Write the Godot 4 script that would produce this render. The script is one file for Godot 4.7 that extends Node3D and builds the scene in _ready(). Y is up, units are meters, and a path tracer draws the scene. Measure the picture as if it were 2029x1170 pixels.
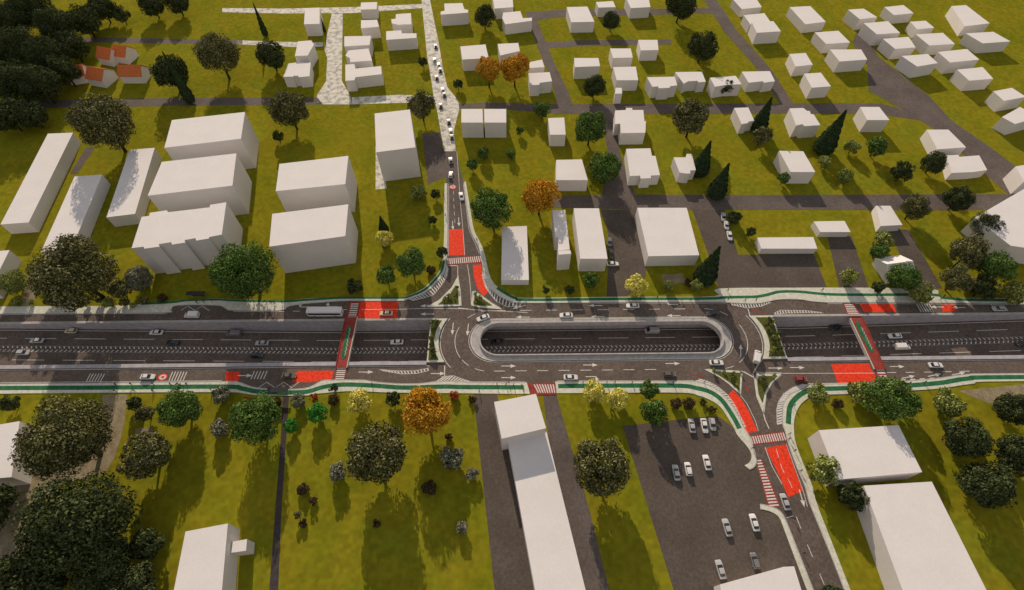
extends Node3D
# Aerial view of a sunken dual carriageway with a roundabout bridged over it, white block buildings and trees around.

const CAM_H := 152.0
const PITCH := 55.0
const FPX := 1030.0
const SKEW := 0.0113

var rng := RandomNumberGenerator.new()
var M := {}
var used := {}
var cp := cos(deg_to_rad(PITCH))
var sp := sin(deg_to_rad(PITCH))

# ---------------------------------------------------------------- measuring
func P(x: float, y: float, h := 0.0) -> Vector3:
	var a := (x - 1014.5) / FPX
	var b := (585.0 - y) / FPX
	var dy := b * cp - sp
	var dz := -b * sp - cp
	var t := (h - CAM_H) / dy
	return Vector3(a * t, h, dz * t)

func row_of(p: Vector3) -> float:
	var ry := p.y - CAM_H
	var yc := ry * cp - p.z * sp
	var depth := -ry * sp - p.z * cp
	return 585.0 - FPX * yc / depth

func depth_of(p: Vector3) -> float:
	return -(p.y - CAM_H) * sp - p.z * cp

func T(u: float, v: float, h := 0.0) -> Vector3:
	return Vector3(30.0 + u * cos(SKEW) + v * sin(SKEW), h, -88.4 - u * sin(SKEW) + v * cos(SKEW))

func to_uv(p: Vector3) -> Vector2:
	var d := Vector2(p.x - 30.0, p.z + 88.4)
	return Vector2(d.x * cos(SKEW) - d.y * sin(SKEW), d.x * sin(SKEW) + d.y * cos(SKEW))

func floor_h(u: float) -> float:
	if u < -90.0: return clampf(-6.6 + (-90.0 - u) * 0.0339, -6.6, 0.0)
	if u > 72.0: return clampf(-6.6 + (u - 72.0) * 0.044, -6.6, 0.0)
	return -6.6

func PF(x: float, y: float) -> Vector3:      # a point on the floor of the cutting
	var h := -6.0
	for i in 8: h = floor_h(to_uv(P(x, y, h)).x)
	return P(x, y, h)

func px(a: Array, h := 0.0) -> PackedVector3Array:
	var r := PackedVector3Array()
	for i in range(0, a.size(), 2): r.append(P(a[i], a[i + 1], h))
	return r

func smooth(p: PackedVector3Array, n := 6) -> PackedVector3Array:
	var r := PackedVector3Array()
	for i in p.size() - 1:
		var p0 := p[maxi(i - 1, 0)]
		var p3 := p[mini(i + 2, p.size() - 1)]
		for k in n:
			r.append(p[i].cubic_interpolate(p[i + 1], p0, p3, float(k) / n))
	r.append(p[p.size() - 1])
	return r

func along(p: PackedVector3Array, t: float) -> Vector3:    # t 0..1 by length
	var total := 0.0
	for i in p.size() - 1: total += p[i].distance_to(p[i + 1])
	var want := clampf(t, 0, 1) * total
	for i in p.size() - 1:
		var d := p[i].distance_to(p[i + 1])
		if want <= d or i == p.size() - 2: return p[i].lerp(p[i + 1], clampf(want / maxf(d, 0.0001), 0, 1))
		want -= d
	return p[0]

func length_of(p: PackedVector3Array) -> float:
	var total := 0.0
	for i in p.size() - 1: total += p[i].distance_to(p[i + 1])
	return total

# ---------------------------------------------------------------- mesh helpers
func mb() -> SurfaceTool:
	var st := SurfaceTool.new()
	st.begin(Mesh.PRIMITIVE_TRIANGLES)
	return st

func tri(st: SurfaceTool, a: Vector3, b: Vector3, c: Vector3, n: Vector3):
	var q := b
	var r := c
	if (c - a).cross(b - a).dot(n) < 0.0:
		q = c
		r = b
	for p: Vector3 in [a, q, r]:
		st.set_normal(n)
		if absf(n.y) > 0.6: st.set_uv(Vector2(p.x, p.z))
		elif absf(n.x) > absf(n.z): st.set_uv(Vector2(p.z, p.y))
		else: st.set_uv(Vector2(p.x, p.y))
		st.add_vertex(p)

func quad(st: SurfaceTool, a: Vector3, b: Vector3, c: Vector3, d: Vector3, hint := Vector3.ZERO):
	var n := (c - a).cross(b - a)
	if n.length() < 1e-9: n = (d - a).cross(c - a)
	n = n.normalized()
	if hint != Vector3.ZERO and n.dot(hint) < 0: n = -n
	tri(st, a, b, c, n)
	tri(st, a, c, d, n)

func flat(st: SurfaceTool, poly: PackedVector3Array, y: float):
	var p2 := PackedVector2Array()
	for p in poly: p2.append(Vector2(p.x, p.z))
	var idx := Geometry2D.triangulate_polygon(p2)
	if idx.is_empty(): print("cannot triangulate ", poly.size(), " ", poly[0])
	for i in range(0, idx.size(), 3):
		tri(st, Vector3(p2[idx[i]].x, y, p2[idx[i]].y), Vector3(p2[idx[i + 1]].x, y, p2[idx[i + 1]].y), Vector3(p2[idx[i + 2]].x, y, p2[idx[i + 2]].y), Vector3.UP)

func walls(st: SurfaceTool, poly: PackedVector3Array, y0: float, y1: float):
	var area := 0.0
	for i in poly.size():
		var a := poly[i]
		var b := poly[(i + 1) % poly.size()]
		area += a.x * b.z - b.x * a.z
	var s := 1.0 if area > 0 else -1.0
	for i in poly.size():
		var a := poly[i]
		var b := poly[(i + 1) % poly.size()]
		var d := b - a
		if Vector2(d.x, d.z).length() < 0.001: continue
		var n := Vector3(d.z, 0, -d.x).normalized() * s
		quad(st, Vector3(a.x, y0, a.z), Vector3(b.x, y0, b.z), Vector3(b.x, y1, b.z), Vector3(a.x, y1, a.z), n)

func slab(poly: PackedVector3Array, y0: float, y1: float, bottom := false) -> SurfaceTool:
	var st := mb()
	flat(st, poly, y1)
	walls(st, poly, y0, y1)
	if bottom:
		var k := mb()
		var p2 := PackedVector2Array()
		for p in poly: p2.append(Vector2(p.x, p.z))
		var idx := Geometry2D.triangulate_polygon(p2)
		for i in range(0, idx.size(), 3):
			tri(st, Vector3(p2[idx[i]].x, y0, p2[idx[i]].y), Vector3(p2[idx[i + 1]].x, y0, p2[idx[i + 1]].y), Vector3(p2[idx[i + 2]].x, y0, p2[idx[i + 2]].y), Vector3.DOWN)
	return st

func box(st: SurfaceTool, c: Vector3, s: Vector3):
	var h := s / 2
	var v := []
	for i in 8: v.append(c + Vector3(h.x * (1 if i & 1 else -1), h.y * (1 if i & 2 else -1), h.z * (1 if i & 4 else -1)))
	for f in [[0, 1, 3, 2, Vector3(0, 0, -1)], [4, 5, 7, 6, Vector3(0, 0, 1)], [0, 2, 6, 4, Vector3(-1, 0, 0)], [1, 3, 7, 5, Vector3(1, 0, 0)], [0, 1, 5, 4, Vector3(0, -1, 0)], [2, 3, 7, 6, Vector3(0, 1, 0)]]:
		quad(st, v[f[0]], v[f[1]], v[f[2]], v[f[3]], f[4])

func ribbon_side(p: PackedVector3Array, off: float) -> PackedVector3Array:
	var r := PackedVector3Array()
	for i in p.size():
		var d := p[mini(i + 1, p.size() - 1)] - p[maxi(i - 1, 0)]
		var n := Vector3(d.z, 0, -d.x).normalized()
		r.append(p[i] + n * off)
	return r

func ribbon(p: PackedVector3Array, w: float, lift: float) -> SurfaceTool:
	var st := mb()
	var l := ribbon_side(p, w / 2)
	var r := ribbon_side(p, -w / 2)
	var k := Vector3(0, lift, 0)
	for i in p.size() - 1: quad(st, l[i] + k, l[i + 1] + k, r[i + 1] + k, r[i] + k, Vector3.UP)
	return st

func put(st: SurfaceTool, called: String, mat: Material, parent: Node) -> MeshInstance3D:
	var o := MeshInstance3D.new()
	o.name = called
	o.mesh = st.commit()
	o.material_override = mat
	parent.add_child(o, true)
	return o

func put_mesh(m: Mesh, called: String, mat: Material, parent: Node) -> MeshInstance3D:
	var o := MeshInstance3D.new()
	o.name = called
	o.mesh = m
	o.material_override = mat
	parent.add_child(o, true)
	return o

func numbered(called: String) -> String:
	if not used.has(called):
		used[called] = 0
		return called
	used[called] += 1
	return "%s_%03d" % [called, used[called]]

func thing(called: String, label: String, category: String, at := Vector3.ZERO, turn := 0.0, group := "") -> Node3D:
	var o := Node3D.new()
	o.name = numbered(called)
	o.position = at
	o.rotation.y = turn
	add_child(o)
	o.set_meta("label", label)
	o.set_meta("category", category)
	if group != "": o.set_meta("group", group)
	return o

func setting(called: String, st: SurfaceTool, mat: Material, label := "", category := "") -> MeshInstance3D:
	var o := put(st, numbered(called), mat, self)
	o.set_meta("kind", "structure")
	if label != "": o.set_meta("label", label)
	if category != "": o.set_meta("category", category)
	return o

# ---------------------------------------------------------------- materials
func tex(size: int, freq: float, cols: Array, seed_: int, fine := 0.25, blotch := 0.0) -> ImageTexture:
	var a := FastNoiseLite.new()
	a.seed = seed_
	a.frequency = freq
	a.fractal_octaves = 5
	var ia := a.get_seamless_image(size, size)
	var b := FastNoiseLite.new()
	b.seed = seed_ + 9
	b.noise_type = FastNoiseLite.TYPE_VALUE
	b.frequency = 0.35
	b.fractal_octaves = 2
	var ib := b.get_seamless_image(size, size)
	ia.convert(Image.FORMAT_L8)
	ib.convert(Image.FORMAT_L8)
	var da := ia.get_data()
	var db := ib.get_data()
	var lut := []
	for i in 256:
		var t := i / 255.0
		if blotch > 0.0: t = smoothstep(0.5 - blotch, 0.5 + blotch, t)
		var k := t * (cols.size() - 1)
		var j := mini(int(k), cols.size() - 2)
		lut.append((cols[j] as Color).lerp(cols[j + 1], k - j))
	var out := PackedByteArray()
	out.resize(size * size * 3)
	for i in size * size:
		var c: Color = lut[da[i]]
		var f := 1.0 + (db[i] / 255.0 - 0.5) * fine
		out[i * 3] = clampi(int(c.r * f * 255.0), 0, 255)
		out[i * 3 + 1] = clampi(int(c.g * f * 255.0), 0, 255)
		out[i * 3 + 2] = clampi(int(c.b * f * 255.0), 0, 255)
	var im := Image.create_from_data(size, size, false, Image.FORMAT_RGB8, out)
	im.generate_mipmaps()
	return ImageTexture.create_from_image(im)

func lin(r: float, g: float, b: float) -> Color:
	return Color(r, g, b).linear_to_srgb()

func mat(called: String, col: Color, rough := 0.9, t: Texture2D = null, metres := 1.0) -> StandardMaterial3D:
	var m := StandardMaterial3D.new()
	m.albedo_color = col
	m.roughness = rough
	m.metallic_specular = 0.3
	if t:
		m.albedo_texture = t
		m.uv1_scale = Vector3(1.0 / metres, 1.0 / metres, 1.0)
	M[called] = m
	return m

func make_materials():
	var W := Color.WHITE
	mat("grass", W, 1.0, tex(1024, 0.012, [lin(.150, .166, .010), lin(.182, .182, .011), lin(.218, .192, .013), lin(.176, .188, .013), lin(.236, .205, .016)], 3, 0.24), 420).metallic_specular = 0.05
	mat("asphalt", W, 0.88, tex(1024, 0.01, [lin(.098, .077, .066), lin(.122, .096, .080), lin(.142, .112, .094)], 5, 0.35), 160)
	mat("street", W, 0.9, tex(1024, 0.012, [lin(.095, .078, .070), lin(.120, .099, .088), lin(.145, .12, .108)], 8, 0.25), 180)
	mat("lot", W, 0.9, tex(1024, 0.01, [lin(.082, .066, .055), lin(.098, .080, .066), lin(.115, .094, .078)], 10, 0.25), 150)
	mat("pale_street", W, 0.9, tex(1024, 0.03, [lin(.32, .305, .28), lin(.54, .52, .46), lin(.66, .64, .56), lin(.70, .68, .57)], 12, 0.3, 0.45), 110)
	mat("pavement", W, 0.9, tex(512, 0.03, [lin(.50, .51, .42), lin(.60, .60, .50), lin(.68, .67, .57)], 14, 0.25), 30)
	mat("concrete", W, 0.85, tex(512, 0.02, [lin(.34, .32, .31), lin(.42, .40, .39), lin(.49, .47, .45)], 15, 0.2), 25)
	mat("wall_concrete", W, 0.9, tex(512, 0.02, [lin(.34, .32, .34), lin(.40, .38, .40), lin(.46, .44, .46)], 16, 0.2), 30)
	mat("green_lane", W, 0.85, tex(256, 0.03, [lin(.02, .10, .045), lin(.025, .14, .06), lin(.04, .18, .08)], 17, 0.25), 20)
	mat("red", W, 0.8, tex(512, 0.02, [lin(.42, .032, .016), lin(.74, .044, .016), lin(.86, .060, .020), lin(.84, .085, .035)], 18, 0.4), 12)
	mat("dull_red", W, 0.85, tex(256, 0.02, [lin(.22, .035, .03), lin(.29, .05, .04), lin(.34, .06, .05)], 19, 0.3), 20)
	mat("line", W, 0.8, tex(256, 0.06, [lin(.42, .40, .36), lin(.66, .64, .59), lin(.75, .73, .68)], 20, 0.35), 8)
	mat("worn_line", W, 0.85, tex(256, 0.06, [lin(.14, .135, .13), lin(.26, .25, .24), lin(.34, .33, .32)], 30, 0.4), 8)
	mat("white_block", W, 0.85, tex(512, 0.015, [lin(.725, .692, .672), lin(.745, .712, .692), lin(.765, .732, .712)], 21, 0.04), 60)
	mat("sand", W, 1.0, tex(512, 0.02, [lin(.19, .155, .09), lin(.27, .22, .14), lin(.33, .28, .19)], 22, 0.3), 40)
	mat("planting", W, 1.0, tex(256, 0.05, [lin(.05, .06, .012), lin(.09, .10, .02), lin(.14, .14, .03)], 23, 0.5), 8)
	mat("orange_roof", W, 0.85, tex(256, 0.04, [lin(.50, .12, .03), lin(.62, .17, .05), lin(.66, .2, .07)], 24, 0.3), 8)
	mat("path", W, 0.9, tex(256, 0.03, [lin(.045, .035, .035), lin(.06, .048, .048), lin(.07, .06, .058)], 25, 0.3), 20)
	mat("bark", W, 1.0, tex(256, 0.05, [lin(.03, .022, .014), lin(.06, .045, .03)], 26, 0.5), 3)
	var lf := mat("leaf", W, 0.9)
	lf.vertex_color_use_as_albedo = true
	lf.metallic_specular = 0.15
	lf.backlight_enabled = true
	lf.backlight = Color(.16, .16, .10)
	lf.cull_mode = BaseMaterial3D.CULL_DISABLED
	var sk := mat("figure", W, 0.9)
	sk.vertex_color_use_as_albedo = true
	var paints := {"paint_white": [.72, .71, .69], "paint_silver": [.42, .42, .42], "paint_dark": [.022, .022, .026], "paint_grey": [.16, .16, .165], "paint_olive": [.11, .10, .07], "paint_red": [.28, .03, .03], "paint_cream": [.55, .49, .36]}
	for k in paints:
		var c: Array = paints[k]
		var m := mat(k, lin(c[0], c[1], c[2]), 0.35)
		m.clearcoat_enabled = true
		m.clearcoat = 0.6
		m.clearcoat_roughness = 0.1
		m.metallic_specular = 0.5
	mat("car_glass", lin(.012, .014, .018), 0.08).metallic_specular = 0.6
	mat("tyre", lin(.012, .012, .012), 0.9)
	mat("rim", lin(.45, .45, .45), 0.4)
	mat("lamp", lin(.75, .75, .72), 0.2)
	mat("tail", lin(.4, .02, .02), 0.3)
	mat("dark_metal", lin(.03, .03, .034), 0.5)

# ---------------------------------------------------------------- buildings
func height_from(roof: Vector2, foot: Vector2) -> float:
	var b := P(foot.x, foot.y)
	var lo := 0.5
	var hi := 45.0
	for i in 30:
		var m := (lo + hi) / 2
		if row_of(Vector3(b.x, m, b.z)) > roof.y: lo = m
		else: hi = m
	return (lo + hi) / 2

func block(roof_px: Array, h: float, label: String, group := "", called := "white_house", category := "house", roof_mat := "white_block"):
	var poly := PackedVector3Array()
	for i in range(0, roof_px.size(), 2):
		poly.append(P(roof_px[i], roof_px[i + 1], h))
	var c := Vector3.ZERO
	for p in poly: c += p
	c /= poly.size()
	c.y = 0
	for i in poly.size(): poly[i] = poly[i] - c
	var o := thing(called, label, category, c, 0, group)
	var st := mb()
	walls(st, poly, -0.3, h - 0.25)
	put(st, "wall", M["white_block"], o)
	put(slab(poly, h - 0.25, h, true), "roof", M[roof_mat], o)
	return o

func block_foot(roof_px: Array, corner: int, fx: float, fy: float, label: String, group := "", called := "white_house", category := "house"):
	var h := height_from(Vector2(roof_px[corner * 2], roof_px[corner * 2 + 1]), Vector2(fx, fy))
	return block(roof_px, h, label, group, called, category)

func gabled(x: float, y: float, w: float, d: float, h: float, turn: float, label: String, group: String, roof_mat: String, called := "orange_roofed_house"):
	var o := thing(called, label, "house", P(x, y), turn, group)
	var st := mb()
	var e := h * 0.55
	var a := [Vector3(-w / 2, 0, -d / 2), Vector3(w / 2, 0, -d / 2), Vector3(w / 2, 0, d / 2), Vector3(-w / 2, 0, d / 2)]
	var pk := PackedVector3Array(a)
	walls(st, pk, -0.2, e)
	for s: float in [-1.0, 1.0]:
		tri(st, Vector3(s * w / 2, e, -d / 2), Vector3(s * w / 2, e, d / 2), Vector3(s * w / 2, h, 0), Vector3(s, 0, 0))
	put(st, "wall", M["white_block"], o)
	for s: float in [-1.0, 1.0]:
		var r := mb()
		var ov := 0.35
		var lo := Vector3(0, e - 0.25, s * (d / 2 + ov))
		var hi := Vector3(0, h + 0.12, 0)
		var X := Vector3(w / 2 + ov, 0, 0)
		var k := Vector3(0, 0.2, 0)
		quad(r, lo - X + k, lo + X + k, hi + X + k, hi - X + k, Vector3(0, 1, s))
		quad(r, lo - X, lo + X, hi + X, hi - X, Vector3(0, -1, -s))
		quad(r, lo - X, lo + X, lo + X + k, lo - X + k, Vector3(0, 0, s))
		for t: float in [-1.0, 1.0]:
			quad(r, lo + X * t, hi + X * t, hi + X * t + k, lo + X * t + k, Vector3(t, 0, 0))
		put(r, "roof", M[roof_mat], o)
	return o

# ---------------------------------------------------------------- trees
var crowns := {}
var trunks := {}
const KIND := {
	"olive": [[.070, .074, .022], [.118, .120, .040], [.25, .24, .12], 1.3, .88],
	"green": [[.055, .105, .020], [.095, .170, .034], [.17, .25, .07], 1.25, .95],
	"dark": [[.034, .048, .018], [.058, .076, .027], [.10, .118, .05], 1.15, .9],
	"bright": [[.04, .17, .025], [.06, .26, .035], [.09, .32, .06], 1.15, .8],
	"orange": [[.40, .175, .012], [.56, .28, .022], [.68, .42, .06], 1.4, .88],
	"yellow": [[.58, .52, .07], [.76, .70, .14], [.84, .80, .28], 1.05, .85],
	"lime": [[.15, .19, .04], [.25, .29, .07], [.40, .43, .15], 1.05, .9],
	"grey": [[.11, .12, .07], [.19, .195, .125], [.34, .34, .25], .95, .85],
	"brown": [[.055, .04, .02], [.09, .064, .032], [.13, .095, .045], .8, .8],
	"red": [[.30, .05, .02], [.42, .08, .03], [.5, .14, .05], .8, .8],
	"cone": [[.020, .036, .016], [.032, .054, .024], [.05, .08, .035], 1.0, 1.0],
}

func leaf(st: SurfaceTool, p: Vector3, n: Vector3, s: float, c: Color):
	var t := n.cross(Vector3(rng.randfn(), rng.randfn(), rng.randfn())).normalized()
	var b := n.cross(t).normalized()
	var w := s * rng.randf_range(.45, .75)
	st.set_color(c)
	st.set_normal(n)
	var v := [p - t * s, p + b * w, p + t * s, p - b * w]
	for i in [0, 1, 2, 0, 2, 3]:
		st.set_color(c)
		st.set_normal(n)
		st.add_vertex(v[i])

func crown_mesh(kind: String, variant: int, fine: int) -> Mesh:
	var key := "%s%d_%d" % [kind, variant, fine]
	if crowns.has(key): return crowns[key]
	rng.seed = hash(key)
	var K: Array = KIND[kind]
	var st := mb()
	var cols := []
	for i in 3: cols.append(Color(K[i][0], K[i][1], K[i][2]))
	var hc: float = K[3]
	var sq: float = K[4]
	var nl := [480, 2600, 9000, 15000][fine] as int
	var ls := [.16, .082, .047, .034][fine] as float
	if kind == "cone":
		for i in nl:
			var t := pow(rng.randf(), 0.6)
			var y := 1.0 - t
			var r := t * 0.21 * rng.randf_range(.8, 1.12) * (1.0 + .12 * sin(y * 40.0)) + .008
			if t > .93: r *= .75
			var an := rng.randf() * TAU
			var n := Vector3(cos(an), .35, sin(an))
			n = (n + Vector3(rng.randfn(), rng.randfn(), rng.randfn()) * .3).normalized()
			leaf(st, Vector3(cos(an) * r, .05 + y * .95, sin(an) * r), n, ls * .7, cols[rng.randi() % 3])
		crowns[key] = st.commit()
		return crowns[key]
	var lob := []
	var nc := [16, 40, 76, 110][fine] as int
	# uneven silhouette: lobes of different sizes spread through the crown
	for i in nc:
		var d := Vector3(rng.randfn(), rng.randfn() * .8, rng.randfn()).normalized()
		var rr := pow(rng.randf(), .42) * .78
		var size := rng.randf_range(.20, .38) * (1.25 - rr * .45)
		lob.append([Vector3(d.x * rr * 1.0, d.y * rr * sq + (.05 if d.y > 0 else .0), d.z * rr), size])
	var per := nl / nc
	for l in lob:
		var cc: Vector3 = l[0]
		var tone := rng.randf_range(.8, 1.2)
		for i in per:
			var d := Vector3(rng.randfn(), rng.randfn(), rng.randfn()).normalized()
			if d.dot(cc) < -.15 and rng.randf() < .8: d = -d
			var p: Vector3 = cc + d * (l[1] as float) * rng.randf_range(.78, 1.12)
			var n := (d + Vector3(rng.randfn(), rng.randfn(), rng.randfn()) * .45).normalized()
			if kind == "yellow" or kind == "lime": n = (n + Vector3(0, -.2, 0)).normalized()
			var c: Color = cols[0].lerp(cols[1], rng.randf()) if rng.randf() < .72 else cols[2]
			leaf(st, p + Vector3(0, hc, 0), n, ls * rng.randf_range(.7, 1.35), c * tone)
	crowns[key] = st.commit()
	return crowns[key]

func tube(st: SurfaceTool, pts: Array, r0: float, r1: float, sides := 7):
	var rings := []
	for i in pts.size():
		var d: Vector3 = (pts[mini(i + 1, pts.size() - 1)] - pts[maxi(i - 1, 0)]).normalized()
		var x := d.cross(Vector3(.3, .1, 1)).normalized()
		var y := d.cross(x).normalized()
		var r := lerpf(r0, r1, float(i) / (pts.size() - 1))
		var ring := []
		for k in sides:
			ring.append([pts[i] + (x * cos(TAU * k / sides) + y * sin(TAU * k / sides)) * r, x * cos(TAU * k / sides) + y * sin(TAU * k / sides)])
		rings.append(ring)
	for i in pts.size() - 1:
		for k in sides:
			var q := (k + 1) % sides
			quad(st, rings[i][k][0], rings[i][q][0], rings[i + 1][q][0], rings[i + 1][k][0], rings[i][k][1])

func trunk_mesh(kind: String, variant: int) -> Mesh:
	var key := "%s%d" % [kind, variant]
	if trunks.has(key): return trunks[key]
	rng.seed = hash("trunk" + key)
	var st := mb()
	var hc: float = KIND[kind][3]
	if kind == "cone":
		tube(st, [Vector3(0, -.02, 0), Vector3(0, .45, 0), Vector3(0, .9, 0)], .03, .006)
	else:
		var b := Vector3(rng.randf_range(-.06, .06), hc * .45, rng.randf_range(-.06, .06))
		var top := Vector3(rng.randf_range(-.05, .05), hc * .95, rng.randf_range(-.05, .05))
		tube(st, [Vector3(0, -.05, 0), Vector3(b.x * .4, hc * .2, b.z * .4), b, top], .065, .025)
		for i in 5:
			var a := TAU * i / 5.0 + rng.randf()
			var s := b.lerp(top, rng.randf_range(.1, .8))
			var e := Vector3(cos(a) * .6, hc + rng.randf_range(-.25, .35), sin(a) * .6)
			tube(st, [s, s.lerp(e, .5) + Vector3(0, -.05, 0), e], .028, .008, 5)
	trunks[key] = st.commit()
	return trunks[key]

func plant_at(kind: String, at: Vector3, R: float, label: String, category: String, called: String, group := ""):
	rng.seed = hash(at)
	var variant := rng.randi() % 3
	var o := thing(called, label, category, at, rng.randf() * TAU, group)
	var fine := 3 if R > 9.0 else 2 if R > 4.6 else (1 if R > 1.7 else 0)
	var a := put_mesh(trunk_mesh(kind, variant), "trunk" if category == "tree" else "stem", M["bark"], o)
	var b := put_mesh(crown_mesh(kind, variant, fine), "crown" if category == "tree" else "foliage", M["leaf"], o)
	var s := Vector3(R * rng.randf_range(.95, 1.06), R, R * rng.randf_range(.95, 1.06))
	a.scale = s
	b.scale = s
	return o

# a tree seen with its crown centred on a pixel: its height follows from the crown's size
func tree(kind: String, x: float, y: float, rpx: float, where: String, group := "", lowness := 1.0):
	var K: Array = KIND[kind]
	var R := rpx / 6.0
	var p := Vector3.ZERO
	for i in 5:
		p = P(x, y, R * (K[3] as float) * lowness)
		R = rpx * depth_of(p) / FPX
	var names := {"olive": ["broadleaf_tree", "large dark olive broadleaf tree"], "green": ["round_tree", "round green broadleaf tree"], "dark": ["dark_tree", "dense dark tree"], "bright": ["bright_tree", "small bright green tree"], "orange": ["autumn_tree", "golden orange autumn tree"], "yellow": ["yellow_tree", "pale yellow tree"], "lime": ["light_tree", "light green feathery tree"], "grey": ["grey_shrub", "grey green shrub"], "brown": ["brown_shrub", "small dark brown shrub"], "red": ["red_shrub", "small red flowering shrub"]}
	var cat := "shrub" if kind in ["grey", "brown", "red"] else "tree"
	var called: String = names[kind][0]
	var look: String = names[kind][1]
	if R < 3.0 and cat == "tree":
		look = look.replace("large ", "").replace("round", "small round")
	return plant_at(kind, Vector3(p.x, 0, p.z), R, look + " " + where, cat, called, group)

func conifer(x: float, y: float, height: float, where: String, group := "", slim := 1.0):
	var p := P(x, y)
	var o = plant_at("cone", p, height, ("dark cone shaped conifer " if slim > .7 else "dark slender columnar conifer ") + where, "tree", "conifer", group)
	for c in o.get_children(): c.scale = Vector3(c.scale.x * slim, c.scale.y, c.scale.z * slim)
	return o

# ---------------------------------------------------------------- vehicles
func loft(st: SurfaceTool, secs: Array):
	# each section: [x, half width, y bottom, y top, corner]
	var rings := []
	for s in secs:
		var r := []
		var w: float = s[1]
		var b: float = s[2]
		var t: float = s[3]
		var c: float = s[4]
		for q in [[w - c, t], [w, t - c], [w, b + c], [w - c * .6, b], [-w + c * .6, b], [-w, b + c], [-w, t - c], [-w + c, t]]:
			r.append(Vector3(s[0], q[1], q[0]))
		rings.append(r)
	for i in rings.size() - 1:
		var mid: Vector3 = (rings[i][0] + rings[i][4] + rings[i + 1][0] + rings[i + 1][4]) / 4
		for k in 8:
			var q := (k + 1) % 8
			var cc: Vector3 = (rings[i][k] + rings[i][q] + rings[i + 1][k] + rings[i + 1][q]) / 4
			quad(st, rings[i][k], rings[i][q], rings[i + 1][q], rings[i + 1][k], cc - mid)
	for e in [0, rings.size() - 1]:
		var n := Vector3(-1 if e == 0 else 1, 0, 0)
		for k in range(1, 7): tri(st, rings[e][0], rings[e][k], rings[e][k + 1], n)

var car_parts := {}
func car_mesh(kind: String) -> Dictionary:
	if car_parts.has(kind): return car_parts[kind]
	var d := {}
	var body := mb()
	var glass := mb()
	var roof := mb()
	if kind == "saloon":
		loft(body, [[-2.25, .70, .38, .78, .08], [-2.1, .86, .28, .92, .1], [-1.35, .9, .24, .95, .1], [.9, .9, .24, .93, .1], [1.75, .88, .26, .80, .1], [2.18, .78, .32, .66, .1], [2.28, .62, .38, .58, .06]])
		loft(glass, [[-1.75, .66, .85, .93, .03], [-1.0, .68, .85, 1.36, .1], [.1, .68, .85, 1.38, .1], [1.05, .70, .85, .92, .03]])
		loft(roof, [[-1.1, .60, 1.34, 1.40, .02], [-.6, .64, 1.36, 1.44, .03], [0, .64, 1.36, 1.44, .03], [.25, .60, 1.33, 1.40, .02]])
	elif kind == "hatch":
		loft(body, [[-1.95, .72, .38, .85, .08], [-1.85, .84, .28, 1.0, .1], [-1.1, .88, .24, 1.0, .1], [.8, .88, .24, .97, .1], [1.6, .85, .26, .84, .1], [1.98, .66, .34, .62, .08]])
		loft(glass, [[-1.85, .62, .9, 1.0, .03], [-1.45, .68, .9, 1.42, .1], [.1, .68, .9, 1.45, .1], [1.0, .70, .88, .96, .03]])
		loft(roof, [[-1.6, .60, 1.40, 1.46, .02], [-1.0, .65, 1.42, 1.52, .03], [0, .65, 1.42, 1.51, .03], [.25, .60, 1.40, 1.46, .02]])
	elif kind == "van":
		loft(body, [[-2.5, .90, .34, 1.92, .1], [-2.4, .97, .28, 2.05, .14], [.9, .97, .26, 2.06, .14], [1.35, .95, .26, 1.75, .14], [1.75, .95, .26, 1.2, .12], [2.4, .88, .3, .95, .12], [2.55, .7, .36, .8, .08]])
		loft(glass, [[1.0, .80, 1.3, 2.0, .1], [1.28, .84, 1.25, 1.86, .1], [1.86, .86, 1.14, 1.22, .02]])
		loft(roof, [[-2.3, .80, 2.04, 2.09, .02], [.7, .80, 2.04, 2.09, .02]])
	else:
		loft(body, [[-6.0, 1.1, .4, 2.95, .1], [-5.9, 1.24, .32, 3.05, .15], [5.8, 1.24, .32, 3.05, .15], [6.0, 1.12, .36, 2.9, .12]])
		loft(glass, [[-5.6, 1.255, 1.35, 2.4, .02], [5.6, 1.255, 1.35, 2.4, .02]])
		loft(roof, [[-5.4, 1.0, 3.04, 3.18, .05], [5.0, 1.0, 3.04, 3.18, .05]])
	d.body = body.commit()
	d.glass = glass.commit()
	d.roof = roof.commit()
	var L := {"saloon": [1.35, .80, 2.22, .66], "hatch": [1.22, .78, 1.93, .7], "van": [1.6, .85, 2.5, .74], "bus": [3.6, 1.12, 5.98, .8]}[kind] as Array
	d.dims = L
	if not car_parts.has("wheel"):
		for w in [["wheel", .33, .2], ["big_wheel", .48, .28]]:
			var t := CylinderMesh.new()
			t.top_radius = w[1]
			t.bottom_radius = w[1]
			t.height = w[2]
			t.radial_segments = 14
			t.rings = 1
			var r := CylinderMesh.new()
			r.top_radius = w[1] * .6
			r.bottom_radius = w[1] * .6
			r.height = w[2] + .02
			r.radial_segments = 10
			r.rings = 1
			car_parts[w[0]] = [t, r]
		var hl := mb()
		box(hl, Vector3.ZERO, Vector3(.08, .14, .34))
		car_parts.light = hl.commit()
	car_parts[kind] = d
	return d

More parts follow.
